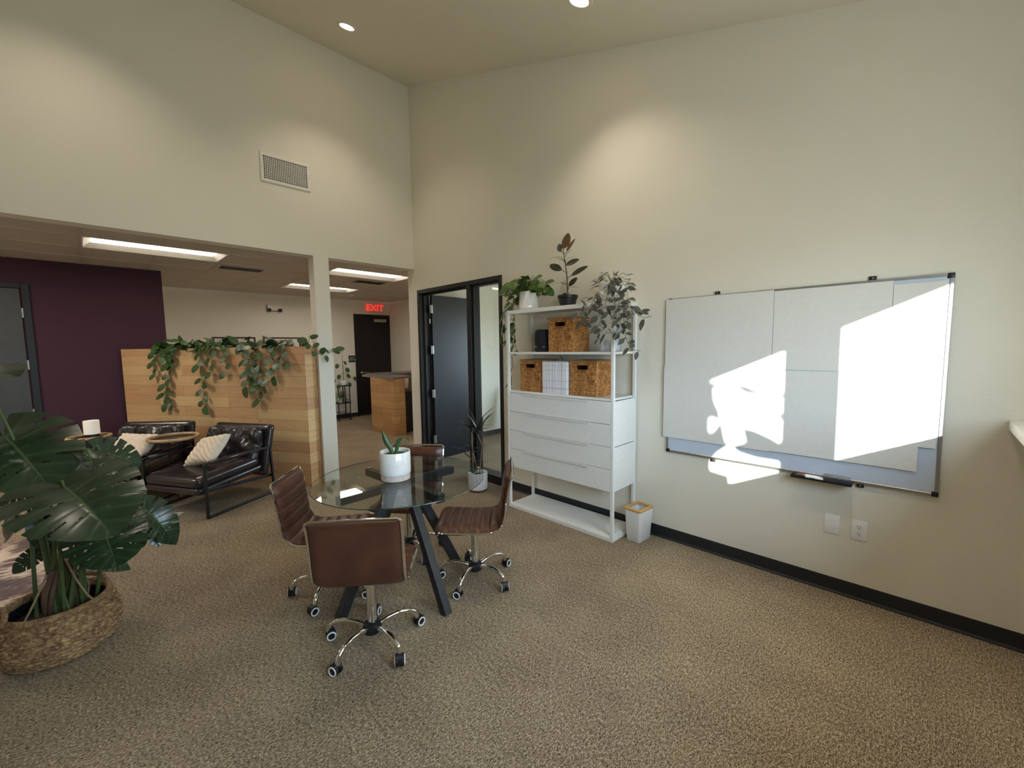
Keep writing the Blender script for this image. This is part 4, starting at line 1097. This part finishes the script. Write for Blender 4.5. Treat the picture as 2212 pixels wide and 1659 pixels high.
TRA={
'v1' : [(-0.39, -3.236, 2.003), (-0.39, -3.185, 1.973), (-0.39, -3.18, 1.922), (-0.39, -3.211, 1.85), (-0.39, -3.237, 1.796), (-0.39, -3.227, 1.753), (-0.39, -3.258, 1.713), (-0.39, -3.207, 1.676), (-0.39, -3.238, 1.618)] ,
'v2' : [(-0.39, -3.315, 2.046), (-0.39, -3.277, 1.905), (-0.39, -3.316, 1.851), (-0.39, -3.327, 1.791)] ,
'v3' : [(-0.39, -3.2, 2.007), (-0.39, -3.148, 1.916), (-0.39, -3.09, 1.867), (-0.39, -3.057, 1.838), (-0.39, -3.03, 1.871)] ,
'v4' : [(-0.39, -3.443, 2.031), (-0.39, -3.468, 1.923), (-0.39, -3.505, 1.863), (-0.39, -3.541, 1.812), (-0.39, -3.603, 1.784), (-0.39, -3.658, 1.792)] ,
'v5' : [(-0.39, -3.393, 1.929), (-0.39, -3.398, 1.846), (-0.39, -3.394, 1.787), (-0.39, -3.409, 1.741), (-0.39, -3.385, 1.712), (-0.39, -3.357, 1.692), (-0.39, -3.308, 1.681), (-0.39, -3.273, 1.695)] ,
'v6' : [(-0.39, -3.431, 1.909), (-0.39, -3.446, 1.826), (-0.39, -3.446, 1.743), (-0.39, -3.452, 1.668), (-0.39, -3.466, 1.618), (-0.39, -3.504, 1.559), (-0.39, -3.576, 1.542)] ,
'v7' : [(-0.39, -3.334, 2.043), (-0.39, -3.334, 2.064), (-0.39, -3.353, 2.1), (-0.39, -3.387, 2.1)] ,
'v8' : [(-0.39, -3.411, 2.056), (-0.39, -3.452, 2.043), (-0.39, -3.467, 1.988)] ,
'v9' : [(-0.39, -3.09, 1.836), (-0.39, -3.057, 1.806), (-0.39, -3.09, 1.746)] ,
}
POT={
'a' : [(-0.2, -2.082, 1.933), (-0.2, -2.103, 1.869), (-0.2, -2.079, 1.777), (-0.2, -2.11, 1.69), (-0.2, -2.075, 1.589), (-0.2, -2.063, 1.51), (-0.2, -2.071, 1.391), (-0.2, -2.036, 1.31), (-0.2, -2.056, 1.158)] ,
'b' : [(-0.2, -2.189, 1.895), (-0.2, -2.198, 1.772), (-0.2, -2.186, 1.665), (-0.2, -2.206, 1.587), (-0.2, -2.215, 1.51)] ,
'c' : [(-0.33, -2.21, 1.948), (-0.33, -2.102, 1.91), (-0.33, -2.088, 1.759), (-0.33, -2.095, 1.605)] ,
'd' : [(-0.33, -2.102, 1.895), (-0.33, -2.111, 1.819), (-0.33, -2.066, 1.767), (-0.33, -2.015, 1.777)] ,
}
PV={
'A' : [(2.239, 1.633), (2.284, 1.527), (2.314, 1.409), (2.295, 1.302), (2.287, 1.231)] ,
'B' : [(1.968, 1.641), (2.007, 1.438), (2.072, 1.28), (2.125, 1.173), (2.13, 1.054), (2.155, 0.982), (2.116, 0.899), (2.044, 0.83)] ,
'C' : [(1.541, 1.624), (1.53, 1.437), (1.518, 1.266), (1.506, 1.093), (1.505, 0.949), (1.529, 0.862)] ,
'D' : [(1.109, 1.619), (1.103, 1.463), (1.109, 1.324), (1.08, 1.252)] ,
'E' : [(0.704, 1.614), (0.728, 1.489), (0.71, 1.38), (0.763, 1.243), (0.818, 1.176), (0.907, 1.119)] ,
'F' : [(0.403, 1.594), (0.424, 1.487), (0.38, 1.38), (0.428, 1.273), (0.515, 1.191), (0.642, 1.134)] ,
'G' : [(0.646, 1.489), (0.64, 1.326), (0.637, 1.189), (0.63, 1.036), (0.628, 0.97)] ,
'H' : [(1.341, 1.622), (1.349, 1.465), (1.346, 1.352), (1.325, 1.267)] ,
'I' : [(0.846, 1.572), (0.812, 1.408), (0.835, 1.297), (0.771, 1.232)] ,
'J' : [(2.183, 1.632), (2.152, 1.556), (2.016, 1.496), (1.998, 1.38)] ,
'Kk' : [(0.238, 1.608), (0.264, 1.513), (0.233, 1.407)] ,
}

def vine_leaves(b, st, path, gap, size, out, down=0.6, kind='heart', wr=.8, stem=.0022, jitter=.35, n=6, nv=6, nu=2, skip=0):
    """a trailing stem with alternate leaves; out = direction away from what it hangs on"""
    P = spline(path, n); st.tube(P, stem, 5); acc = 0; side = 1; out = V(out).normalized(); k = 0
    for a, c in zip(P, P[1:]):
        seg = (c - a).length; acc += seg
        if acc < gap: continue
        acc = 0; side = -side; k += 1
        if k <= skip: continue
        d = (c - a).normalized() if seg > 0 else V((0, 0, -1)); lat = d.cross(out)
        lat = lat.normalized() if lat.length > .1 else V((0, 1, 0))
        s_ = size * random.uniform(.75, 1.25)
        y = (lat * side * random.uniform(.5, 1.0) + out * random.uniform(.1, .6) + V((0, 0, -down * random.uniform(.5, 1.4))) + V([random.uniform(-jitter, jitter) for _ in range(3)]) * .6).normalized()
        p0 = a + (lat * side * .6 + out * .5) * s_ * .35
        st.tube([a, p0], stem * .75, 4)
        nn = out + V([random.uniform(-jitter, jitter) for _ in range(3)]) + V((0, 0, .35))
        b.leaf(p0, p0 + y * s_, s_ * wr * random.uniform(.85, 1.1), nn, kind, random.uniform(.05, .3), random.uniform(-.05, .3), nv, nu)

# monstera in a seagrass basket
random.seed(21)
MC = V((-3.45, -1.81, 0))
t = thing('basket_planter', 'round seagrass planter basket holding the big monstera', 'basket', MC)
prof = spline([(.175, 0, 0), (.205, 0, .012), (.230, 0, .07), (.238, 0, .13), (.228, 0, .19), (.205, 0, .245)], 6)
def bask(u, v):
    q = v * (len(prof) - 1); i = min(int(q), len(prof) - 2); p = prof[i].lerp(prof[i + 1], q - i)
    r = p.x + .013 * braid(u, v, 15, 34) + .004 * math.sin(2 * PI * u * 3 + 1); a = 2 * PI * u; return V((r * math.cos(a), r * math.sin(a), p.z))
MB().grid(bask, 330, 90, cu=True).build('woven_body', 'jute', t, 60)
MB().lathe([(0, .008), (.17, .008), (.22, .07), (.222, .16), (.195, .24)], 40, cap=False).build('lining', 'black', t)
rimb = MB()
for ring in range(1):
    R_ = 132
    def rim(u, v):
        a = 2 * PI * u; q = 2 * PI * v; rr = .020 + .0035 * abs(math.sin(PI * (u * R_ + .15 * math.sin(q))))
        return V(((.203 + rr * .72 * math.cos(q)) * math.cos(a), (.203 + rr * .72 * math.cos(q)) * math.sin(a), .252 + rr * math.sin(q)))
    rimb.grid(rim, R_ * 4, 10, cu=True, cv=True)
rimb.build('wrapped_rim', 'rimjute', t, 60)
for a0 in (rad(46), rad(196)):
    c = V((.205 * math.cos(a0), .205 * math.sin(a0), .26)); tn = V((-math.sin(a0), math.cos(a0), 0)); ou = V((math.cos(a0), math.sin(a0), 0))
    pts = spline([c - tn * .055, c - tn * .06 + V((0, 0, .035)) - ou * .01, c + V((0, 0, .05)) - ou * .02, c + tn * .06 + V((0, 0, .035)) - ou * .01, c + tn * .055], 12)
    MB().tube(pts, [.011 + .0025 * (k % 2) for k in range(len(pts))], 10).build('handle', 'rimjute', t)
t = thing('monstera', 'large split-leaf monstera spreading out of the seagrass basket', 'plant', MC)
MB().lathe([(0, .190), (.175, .186)], 40, cap=False).build('soil', 'soil', t)
for k, (b0, t0, wr) in enumerate(MON):
    B0, T0 = V(b0) - MC, V(t0) - MC; L = (T0 - B0).length
    d = (T0 - B0).normalized(); camv = (V((-3.25, -5.08, 1.586)) - MC - B0).normalized()
    nn = camv * .8 + V((0, 0, .75)) + V([random.uniform(-.2, .2) for _ in range(3)])
    if k == 11: nn = camv
    if k in (4,): nn = V((0, 0, 1)) + camv * .2
    T1 = B0 + d * L * 1.02
    lf = MB().leaf(B0, T1, L * wr * 1.08, nn, 'monstera' if k not in (10, 11, 12) else 'heart', .26 if k != 7 else .45, random.uniform(.12, .3), 72, 10, .010)
    lf.build('leaf', 'monstera', t, 60)
    a = random.random() * 6.28; root = V((.07 * math.cos(a), .07 * math.sin(a), .20)) + V((B0.x * .18, B0.y * .12, 0))
    mid = root.lerp(B0, .55) + V((-B0.x * .18, -B0.y * .18, .06 + .05 * random.random()))
    MB().tube(spline([root, mid, B0 - d * .015, B0 + d * .02], 6), [.0095 - .005 * q / 18 for q in range(19)], 8).build('stalk', 'stemgreen', t)
for pts in ([(.05, -.09, .50), (.09, -.15, .38), (.14, -.16, .27), (.20, -.12, .262)], [(-.02, -.1, .45), (-.08, -.16, .32), (-.14, -.17, .2)], [(.0, .02, .46), (.03, -.06, .30), (.05, -.10, .2)], [(.08, 0, .4), (.12, .03, .3), (.11, .06, .2)]):
    MB().tube(spline(pts, 8), .0048, 7).build('aerial_root', 'root', t)
for k in range(6):
    a = random.random() * 6.28; MB().tube(spline([(.05 * math.cos(a), .05 * math.sin(a), .2), (.08 * math.cos(a + .5), .08 * math.sin(a + .5), .32), (.06 * math.cos(a + 1), .06 * math.sin(a + 1), .45)], 5), .011, 8).build('trunk', 'stembrown', t)

# pothos growing in the partition's planter
random.seed(5)
t = thing('trailing_pothos', 'green pothos trailing down the boards of the wood partition', 'plant', (0, 0, 0))
b = MB(); st = MB()
OUT = (pr.matrix_basis.to_3x3() @ V((0, 1, 0))).normalized(); ALONG = (pr.matrix_basis.to_3x3() @ V((1, 0, 0))).normalized()
for key, path in PV.items():
    pts = [pr.matrix_basis @ V((path[0][0], -.09, 1.60)), pr.matrix_basis @ V((path[0][0], -.03, 1.650))] + [PW(s_, min(z, 1.63), .03 if i else .022) for i, (s_, z) in enumerate(path)]
    vine_leaves(b, st, pts, .058 if key in 'ABC' else .066, .098, OUT, .8, wr=.88, jitter=.3, skip=0)
for k in range(150):
    s_ = random.choice((random.uniform(.05, 2.3), random.uniform(.2, 1.2), random.uniform(1.1, 2.2)))
    if 1.0 < s_ < 1.15 and random.random() < .5: continue
    P0 = pr.matrix_basis @ V((s_, random.uniform(-.14, .0), 1.60 + random.random() ** 2 * .12))
    y = (ALONG * random.uniform(-1, 1) + OUT * random.uniform(-.4, .9) + V((0, 0, random.uniform(-.5, .55)))).normalized()
    sz = random.uniform(.09, .15); st.tube(spline([pr.matrix_basis @ V((s_ + random.uniform(-.05, .05), -.09, 1.59)), P0 - y * .02 + V((0, 0, .01)), P0], 4), .002, 4)
    b.leaf(P0, P0 + y * sz, sz * random.uniform(.6, .8), OUT * .5 + V((random.uniform(-.4, .4), random.uniform(-.4, .4), 1)), 'heart', random.uniform(.05, .3), random.uniform(0, .3), 6, 2)
trail = [(-1.50, -.0, 1.62), (-1.47, -.06, 1.655), (-1.424, -.10, 1.614), (-1.377, -.11, 1.54), (-1.30, -.11, 1.516), (-1.233, -.10, 1.556), (-1.198, -.10, 1.60), (-1.17, -.10, 1.55)]
vine_leaves(b, st, trail, .05, .085, (0, -1, .25), .25, jitter=.3)
vine_leaves(b, st, [(-1.47, -.05, 1.63), (-1.455, -.07, 1.70), (-1.45, -.08, 1.76)], .05, .07, (0, -1, .25), -.2)
b.build('foliage', 'pothosdark', t, 60); st.build('stems', 'stemgreen', t)
tw = MB(); random.seed(9)
for k in range(26):
    s_ = 1.17 + random.uniform(-.07, .08); z = 1.60
    tw.tube(spline([PW(s_, z, -.01), PW(s_ + random.uniform(-.03, .03), z - .06, .03), PW(s_ + random.uniform(-.06, .06), z - random.uniform(.08, .19), .03)], 4), random.uniform(.0018, .004), 5)
tw.build('dry_stems', 'root', t)

# pothos on top of the shelving
random.seed(12); TZ_ = 1.931
t = thing('pothos_in_white_pot', 'green pothos in a white pot at the left end of the shelving top', 'plant', (-.19, -2.285, TZ_))
pot([(0, 0), (.098, 0), (.104, .008), (.103, .05), (.092, .13), (.087, .178), (.083, .182), (.080, .176), (.082, .15), (0, .148)], 'ceramic', t)
MB().lathe([(.100, -.0005), (.1055, .004), (.1055, .014), (.1035, .018)], 40).build('unglazed_foot', 'blush', t)
o0 = V((-.19, -2.285, TZ_)); b = MB(); st = MB()
for k in range(58):
    a = random.random() * 6.28; r = random.uniform(.04, .27); h = .17 + random.uniform(.0, .11) - .30 * max(0, r - .15)
    P0 = V((max(-.17, min(.06, r * .7 * math.cos(a))), r * math.sin(a), h + .02)); sz = random.uniform(.085, .13)
    y = V((min(.15, math.cos(a) * .7), math.sin(a), random.uniform(-.9, .35))).normalized()
    st.tube(spline([(random.uniform(-.04, .04), random.uniform(-.04, .04), .15), (P0.x * .6, P0.y * .6, P0.z + .03), P0], 4), .0022, 4)
    b.leaf(P0, P0 + y * sz, sz * random.uniform(.7, .9), (-.8, random.uniform(-.7, .1), .8), 'heart', random.uniform(.05, .35), random.uniform(0, .3), 6, 2)
for key, path in POT.items():
    gap, sz = {'a': (.05, .105), 'b': (.05, .09), 'c': (.075, .09), 'd': (.12, .14)}[key]
    dx = {'a': .0, 'b': .0, 'c': 0.0, 'd': 0}[key]
    q = []
    for p in path:
        p = V(p)
        p.y = max(p.y, -2.128) if key != 'b' else p.y + .085
        q.append(p - o0)
    pre = [V((-.02, .05, .16)), V((-.06, .13, .11))] if key != 'd' else []
    vine_leaves(b, st, pre + q, gap, sz, (-.8, .35, .2), .9, jitter=.35)
b.build('foliage', 'pothos', t, 60); st.build('stems', 'stemgreen', t)

# rubber plant
random.seed(2)
t = thing('rubber_plant', 'upright rubber plant in a black nursery pot on the shelving top', 'plant', (-.19, -2.762, TZ_)); o0 = V((-.19, -2.762, TZ_))
pot([(0, .006), (.066, .006), (.082, .075), (.088, .078), (.090, .104), (.084, .106), (.080, .095), (0, .092)], 'black', t)
MB().lathe([(0, 0), (.078, 0), (.092, .012), (.088, .014), (.076, .006), (0, .005)], 36).build('saucer', simple('grey_saucer', (120, 112, 100), .6), t)
MB().tube(spline([V((-.19, y, z)) - o0 for y, z in [(RSTEM[0][0], 2.02)] + RSTEM[1:]], 6), [.006 - .0035 * k / 24 for k in range(25)], 8).build('stem', 'stembrown', t)
for k, ((y0, z0), (y1, z1), w) in enumerate(RUB):
    dx0 = random.uniform(-.015, .015); dx1 = random.uniform(-.07, .07); B0 = V((-.19 + dx0, y0, z0)) - o0; T0 = V((-.19 + dx1, y1, z1)) - o0
    flat = w > .045; nn = V((-1, 0, .35)) if k != 0 else V((1, .1, .1)); nn = nn if flat else V((-.25, 0, 1)); L = (T0 - B0).length
    lf = MB().leaf(B0, T0, max(w * 1.05, L * .40 if not flat else 0), nn, 'oval', .10, .15, 14, 3); lf.build('leaf', 'rubber', t, 60)
    sy = min(RSTEM, key=lambda p: abs(p[1] - z0 + .02)); MB().tube([V((-.19, sy[0], max(2.03, z0 - .025))) - o0, B0], .0028, 6).build('leaf_stalk', 'stembrown', t)

# spiderwort with striped purple leaves
random.seed(8)
t = thing('purple_spiderwort', 'trailing striped purple spiderwort in a pale pot at the right end of the shelving', 'plant', (-.20, -3.222, TZ_)); o0 = V((-.20, -3.222, TZ_))
pot([(0, .02), (.088, .02), (.112, .155), (.108, .158), (.100, .14), (0, .135)], 'ceramicmatt', t)
MB().lathe([(0, 0), (.090, 0), (.104, .018), (.106, .030), (.100, .030), (.09, .012), (0, .011)], 40).build('saucer', 'blush', t)
b = MB(); st = MB()
for key, path in TRA.items():
    q = [V(p) - o0 for p in path]
    if key in ('v7', 'v8'): q = [p + V((.10, .03, 0)) for p in q]
    if key in ('v5', 'v6', 'v4'):
        q = [V((-.09, -.05, .17))] + q
    vine_leaves(b, st, q, .034, .070, (-1, -.15, .2), .55, 'lance', .5, .0018, .55, 8, 6, 2)
for k in range(26):
    a = random.random() * 6.28; r = random.uniform(.06, .16); P0 = V((.8 * r * math.cos(a) - .02, r * math.sin(a), .13 + random.uniform(0, .09) - .5 * max(0, r - .11)))
    y = V((math.cos(a) * .6, math.sin(a), random.uniform(-.8, .5))).normalized(); sz = random.uniform(.045, .07)
    st.tube(spline([(0, 0, .13), (P0.x * .6, P0.y * .6, P0.z + .02), P0], 3), .0018, 4)
    b.leaf(P0, P0 + y * sz, sz * .42, (-.6, random.uniform(-.5, .5), .8), 'lance', .15, .25, 6, 2)
for k in range(20):                                            # hanging curtain behind the right post
    P0 = V((random.uniform(-.26, -.06), -.150 - random.random() * .05, -.02 - random.random() * .30)); y = V((-.4, random.uniform(-.8, .5), -random.random() * .8)).normalized(); sz = random.uniform(.045, .065)
    st.tube([V((P0.x, -.142, .04)), V((P0.x, P0.y, P0.z + .03)), P0], .0014, 4); b.leaf(P0, P0 + y * sz, sz * .44, (-.9, -.3, .4), 'lance', .15, .25, 6, 2)
b.build('foliage', 'trad', t, 60); st.build('stems', 'stemgreen', t)

# snake plant on the glass table
t = thing('snake_plant', 'small snake plant in a white cylinder pot on the glass table', 'plant', (-1.897, -2.672, .7505))
pot([(0, .030), (.088, .030), (.095, .036), (.0965, .05), (.0965, .178), (.094, .182), (.089, .180), (.088, .150), (0, .148)], 'ceramic', t, seg=56)
MB().lathe([(0, 0), (.088, 0), (.091, .003), (.091, .028), (.088, .031), (0, .031)], 56).build('base_saucer', 'blush', t, 40)
random.seed(4); b = MB()
b.grid(lambda u, v: V((.087 * u * math.cos(2 * PI * v), .087 * u * math.sin(2 * PI * v), .150 + .018 * (1 - u * u) + .007 * math.sin(23 * u + 5 * math.sin(11 * v)) * math.sin(31 * v))), 18, 60, cv=True); b.build('moss', 'moss', t, 60)
rt = V((.703, -.711, 0)); fw = V((.711, .703, 0))
def sl(pts, ws, name='leaf'):
    b = MB(); P = spline(pts, 6); n = len(P)
    def f(u, v):
        i = min(int(v * (n - 1)), n - 2); fr_ = v * (n - 1) - i; p = P[i].lerp(P[i + 1], fr_); w = ws[0] + (ws[1] - ws[0]) * min(1, v * 2) if v < .5 else ws[1] * max(.02, 1 - ((v - .5) / .5) ** 2.2)
        return p + rt * ((u - .5) * w) - fw * (.25 * w * (1 - abs(2 * u - 1)))
    b.grid(f, 7, 24, uvs=True); return b.build(name, 'snake', t, 60, solid=.0025)
def lc(a, z, d=0): return rt * a + fw * d + V((0, 0, z))
sl([lc(-.012, .155), lc(-.03, .20), lc(-.055, .25), lc(-.077, .318)], (.016, .040))
sl([lc(.005, .155), lc(.012, .19), lc(.022, .232), lc(.038, .262), lc(.075, .266), lc(.1, .248, -.02)], (.018, .030))

# dracaena in a fluted pot by the office door
random.seed(17)
t = thing('dracaena', 'thin-stemmed dracaena in a white fluted pot by the office doorway', 'plant', (-.275, -1.575, 0))
MB().lathe([(0, 0), (.095, 0), (.102, .008), (.102, .022), (0, .022)], 40).build('saucer', 'terracotta', t)
pot([(0, .018), (.096, .018), (.104, .028), (.106, .19), (.105, .208), (.098, .210), (.096, .19), (0, .185)], 'ceramicmatt', t, seg=168, rfun=lambda a, r, z: 1 + (.075 * (abs(math.sin(10 * a)) - .6) if r > .1 else 0))
MB().lathe([(0, .188), (.097, .186)], 30).build('soil', 'soil', t)
U = V((.703, -.711, 0)); D_ = V((.711, .703, 0))
def dp(a, z, d=0.0): return U * a + D_ * d + V((0, 0, z))
MB().tube([dp(.055, .19), dp(.062, .62), dp(.065, .82)], .0042, 8).build('stake', 'stembrown', t)
stems = [[dp(-.045, .19), dp(-.05, .33), dp(-.05, .47), dp(-.055, .60), dp(-.06, .68)], [dp(-.005, .19), dp(-.03, .36), dp(-.055, .50), dp(-.05, .62), dp(-.045, .70)], [dp(.02, .19), dp(.045, .40), dp(.055, .50), dp(.02, .60), dp(.01, .66)]]
st = MB()
for s_ in stems: st.tube(spline(s_, 6), .0055, 7)
st.build('stems', 'stemtan', t)
b = MB()
def tuft(c, n, ln, spread, up):
    for k in range(n):
        a = 2 * PI * k / n + random.uniform(-.2, .2); e = random.uniform(*up)
        y = (U * math.cos(a) * spread + D_ * math.sin(a) * spread + V((0, 0, e))).normalized(); L = ln * random.uniform(.75, 1.2); P0 = c + V((0, 0, random.uniform(-.05, .03)))
        nn = V((0, 0, 1)) - y * y.z
        b.leaf(P0, P0 + y * L, random.uniform(.022, .034), nn if nn.length > .2 else U, 'strap', random.uniform(.1, .6), .2, 9, 1)
tuft(dp(-.055, .47), 9, .22, 1, (-.2, .7)); tuft(dp(-.06, .68), 13, .25, 1, (-.1, 1.0)); tuft(dp(.01, .655), 12, .30, .8, (.4, 2.0)); tuft(dp(-.05, .34), 5, .17, 1, (.1, .7))
b.build('foliage', 'dracaena', t, 60)
b = MB()
for k in range(9): a = random.random() * 6.28; b.leaf(dp(-.05, .19), dp(-.05, .21) + V((.06 * math.cos(a), .06 * math.sin(a), .02 + .03 * random.random())), .03, (0, 0, 1), 'oval', .2, .1, 6, 2)
b.build('undergrowth_leaves', 'pothosdark', t, 60)

# broad-leaved shrub outside the second window; its shade falls on the whiteboard
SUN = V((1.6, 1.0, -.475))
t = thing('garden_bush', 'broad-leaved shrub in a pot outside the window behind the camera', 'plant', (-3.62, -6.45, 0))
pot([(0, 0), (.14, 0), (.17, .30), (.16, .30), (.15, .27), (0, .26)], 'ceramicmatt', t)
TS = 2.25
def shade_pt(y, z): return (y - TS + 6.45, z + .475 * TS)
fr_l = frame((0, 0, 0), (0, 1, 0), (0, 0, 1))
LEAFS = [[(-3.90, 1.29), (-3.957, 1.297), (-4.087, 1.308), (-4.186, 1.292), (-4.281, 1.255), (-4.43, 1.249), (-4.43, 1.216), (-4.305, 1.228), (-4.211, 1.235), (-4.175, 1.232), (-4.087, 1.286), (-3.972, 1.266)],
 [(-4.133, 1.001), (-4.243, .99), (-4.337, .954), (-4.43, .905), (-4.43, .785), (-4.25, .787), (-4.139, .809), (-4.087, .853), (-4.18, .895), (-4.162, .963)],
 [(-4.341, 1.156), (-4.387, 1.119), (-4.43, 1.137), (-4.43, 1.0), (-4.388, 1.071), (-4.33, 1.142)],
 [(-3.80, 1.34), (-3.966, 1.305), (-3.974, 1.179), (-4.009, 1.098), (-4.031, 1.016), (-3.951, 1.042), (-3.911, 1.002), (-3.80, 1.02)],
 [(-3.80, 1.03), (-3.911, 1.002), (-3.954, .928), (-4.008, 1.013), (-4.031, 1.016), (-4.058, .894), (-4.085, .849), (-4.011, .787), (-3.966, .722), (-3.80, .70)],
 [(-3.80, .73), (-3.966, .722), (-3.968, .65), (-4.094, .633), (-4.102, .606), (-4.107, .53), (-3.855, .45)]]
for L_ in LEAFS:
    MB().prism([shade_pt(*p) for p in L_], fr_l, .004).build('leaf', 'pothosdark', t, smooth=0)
for pts in ([(-4.009, 1.112), (-4.09, 1.181), (-4.182, 1.225), (-4.328, 1.213), (-4.396, 1.168)], [(-4.016, 1.099), (-4.117, 1.143), (-4.214, 1.158), (-4.33, 1.145)]):
    MB().tube(spline([(0,) + shade_pt(*p) for p in pts], 5), .004, 6).build('leaf_stalk', 'stemgreen', t)
MB().tube(spline([(0, 0, .26), (0, .05, .9), (0, .30, 1.55), (0, .34, 2.2)], 6), .012, 8).build('trunk', 'stembrown', t)

# ------------------------------------------------------------------ light
def lamp(name, typ, loc, energy, col=(1, 1, 1), rot=(0, 0, 0), **kw):
    l = bpy.data.lights.new(name, typ); l.energy = energy; l.color = col
    for k, v in kw.items(): setattr(l, k, v)
    o = bpy.data.objects.new(name, l); COL.objects.link(o); o.location = loc; o.rotation_euler = rot; return o
WARM = (1.0, .87, .72)
K_SPOT, K_SUN, K_SKY = 47.0, 36.0, 21.0
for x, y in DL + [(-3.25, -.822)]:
    lamp('downlight_and_fill_beam', 'SPOT', (x, y, slope(y) - .03), K_SPOT, WARM, (0, 0, 0), spot_size=rad(112), spot_blend=.85, shadow_soft_size=.05)
lamp('downlight_and_fill_beam', 'SPOT', (-1.25, -4.75, slope(-4.75) - .03), 60, WARM, (0, 0, 0), spot_size=rad(92), spot_blend=1.0, shadow_soft_size=.05)  # added spot without a fixture, brightens the floor and lower right wall
lamp('lounge_fill', 'AREA', (-5.08, 1.13, 2.70), 55, (1, .94, .86), (0, 0, 0), shape='RECTANGLE', size=1.2, size_y=.5)  # added fill out of view, lifts the wood partition from the left
s_ = lamp('sun', 'SUN', (-6, -9, 5), K_SUN, (1, .95, .86)); s_.data.angle = rad(.6)
s_.rotation_euler = SUN.to_track_quat('-Z', 'Y').to_euler()
w = bpy.data.worlds.new('sky'); scn.world = w; w.use_nodes = True
nt = w.node_tree; bg = nt.nodes['Background']; bg.inputs['Strength'].default_value = K_SKY
tc = nt.nodes.new('ShaderNodeTexCoord'); sx = nt.nodes.new('ShaderNodeSeparateXYZ'); rp = nt.nodes.new('ShaderNodeValToRGB')
nt.links.new(tc.outputs['Generated'], sx.inputs[0]); nt.links.new(sx.outputs['Z'], rp.inputs['Fac']); nt.links.new(rp.outputs['Color'], bg.inputs['Color'])
mr = nt.nodes.new('ShaderNodeMapRange'); mr.inputs['From Min'].default_value = -1; nt.links.new(sx.outputs['Z'], mr.inputs['Value']); nt.links.new(mr.outputs[0], rp.inputs['Fac'])
E_ = rp.color_ramp.elements; E_.new(.5); E_.new(.53)
for el, (p_, c_) in zip(E_, ((0, (.36, .36, .33, 1)), (.49, (.40, .42, .40, 1)), (.515, (.70, .88, 1.08, 1)), (1, (.56, .80, 1.10, 1)))): el.position = p_; el.color = c_
for x0, x1 in (W1, W2):                                          # portals: guide sky light through the real openings
    p = lamp('window_portal', 'AREA', ((x0 + x1) / 2, -5.96, (WZ[0] + WZ[1]) / 2), 1, rot=(rad(90), 0, 0), shape='RECTANGLE', size=x1 - x0, size_y=WZ[1] - WZ[0]); p.data.cycles.is_portal = True
p = lamp('window_portal', 'AREA', (3.41, -1.9, 1.55), 1, rot=(rad(90), 0, rad(90)), shape='RECTANGLE', size=1.6, size_y=1.2); p.data.cycles.is_portal = True

# ------------------------------------------------------------------ camera
a, e, c = 0.790249, 0.0878941, -0.0138420
f = V((math.sin(a) * math.cos(e), math.cos(a) * math.cos(e), -math.sin(e))); r = V((math.cos(a), -math.sin(a), 0)); u = r.cross(f)
r2 = r * math.cos(c) + u * math.sin(c); u2 = u * math.cos(c) - r * math.sin(c)
cam = bpy.data.cameras.new('camera'); cam.sensor_width = 36; cam.lens = 36 * 909.17 / 2212; cam.clip_start = .05
co = bpy.data.objects.new('camera', cam); COL.objects.link(co)
m = Matrix((r2, u2, -f)).transposed().to_4x4(); m.translation = V((-3.25, -5.07845, 1.586)); co.matrix_world = m
scn.camera = co
vs = scn.view_settings; vs.view_transform = 'Standard'; vs.look = 'None'; vs.gamma = 1.0; vs.use_curve_mapping = False; vs.exposure = -0.12
cy = scn.cycles
cy.use_denoising = True; cy.max_bounces = 10; cy.diffuse_bounces = 5; cy.glossy_bounces = 5; cy.transparent_max_bounces = 16; cy.transmission_bounces = 6
cy.sample_clamp_indirect = 6.0; cy.caustics_reflective = False; cy.caustics_refractive = False
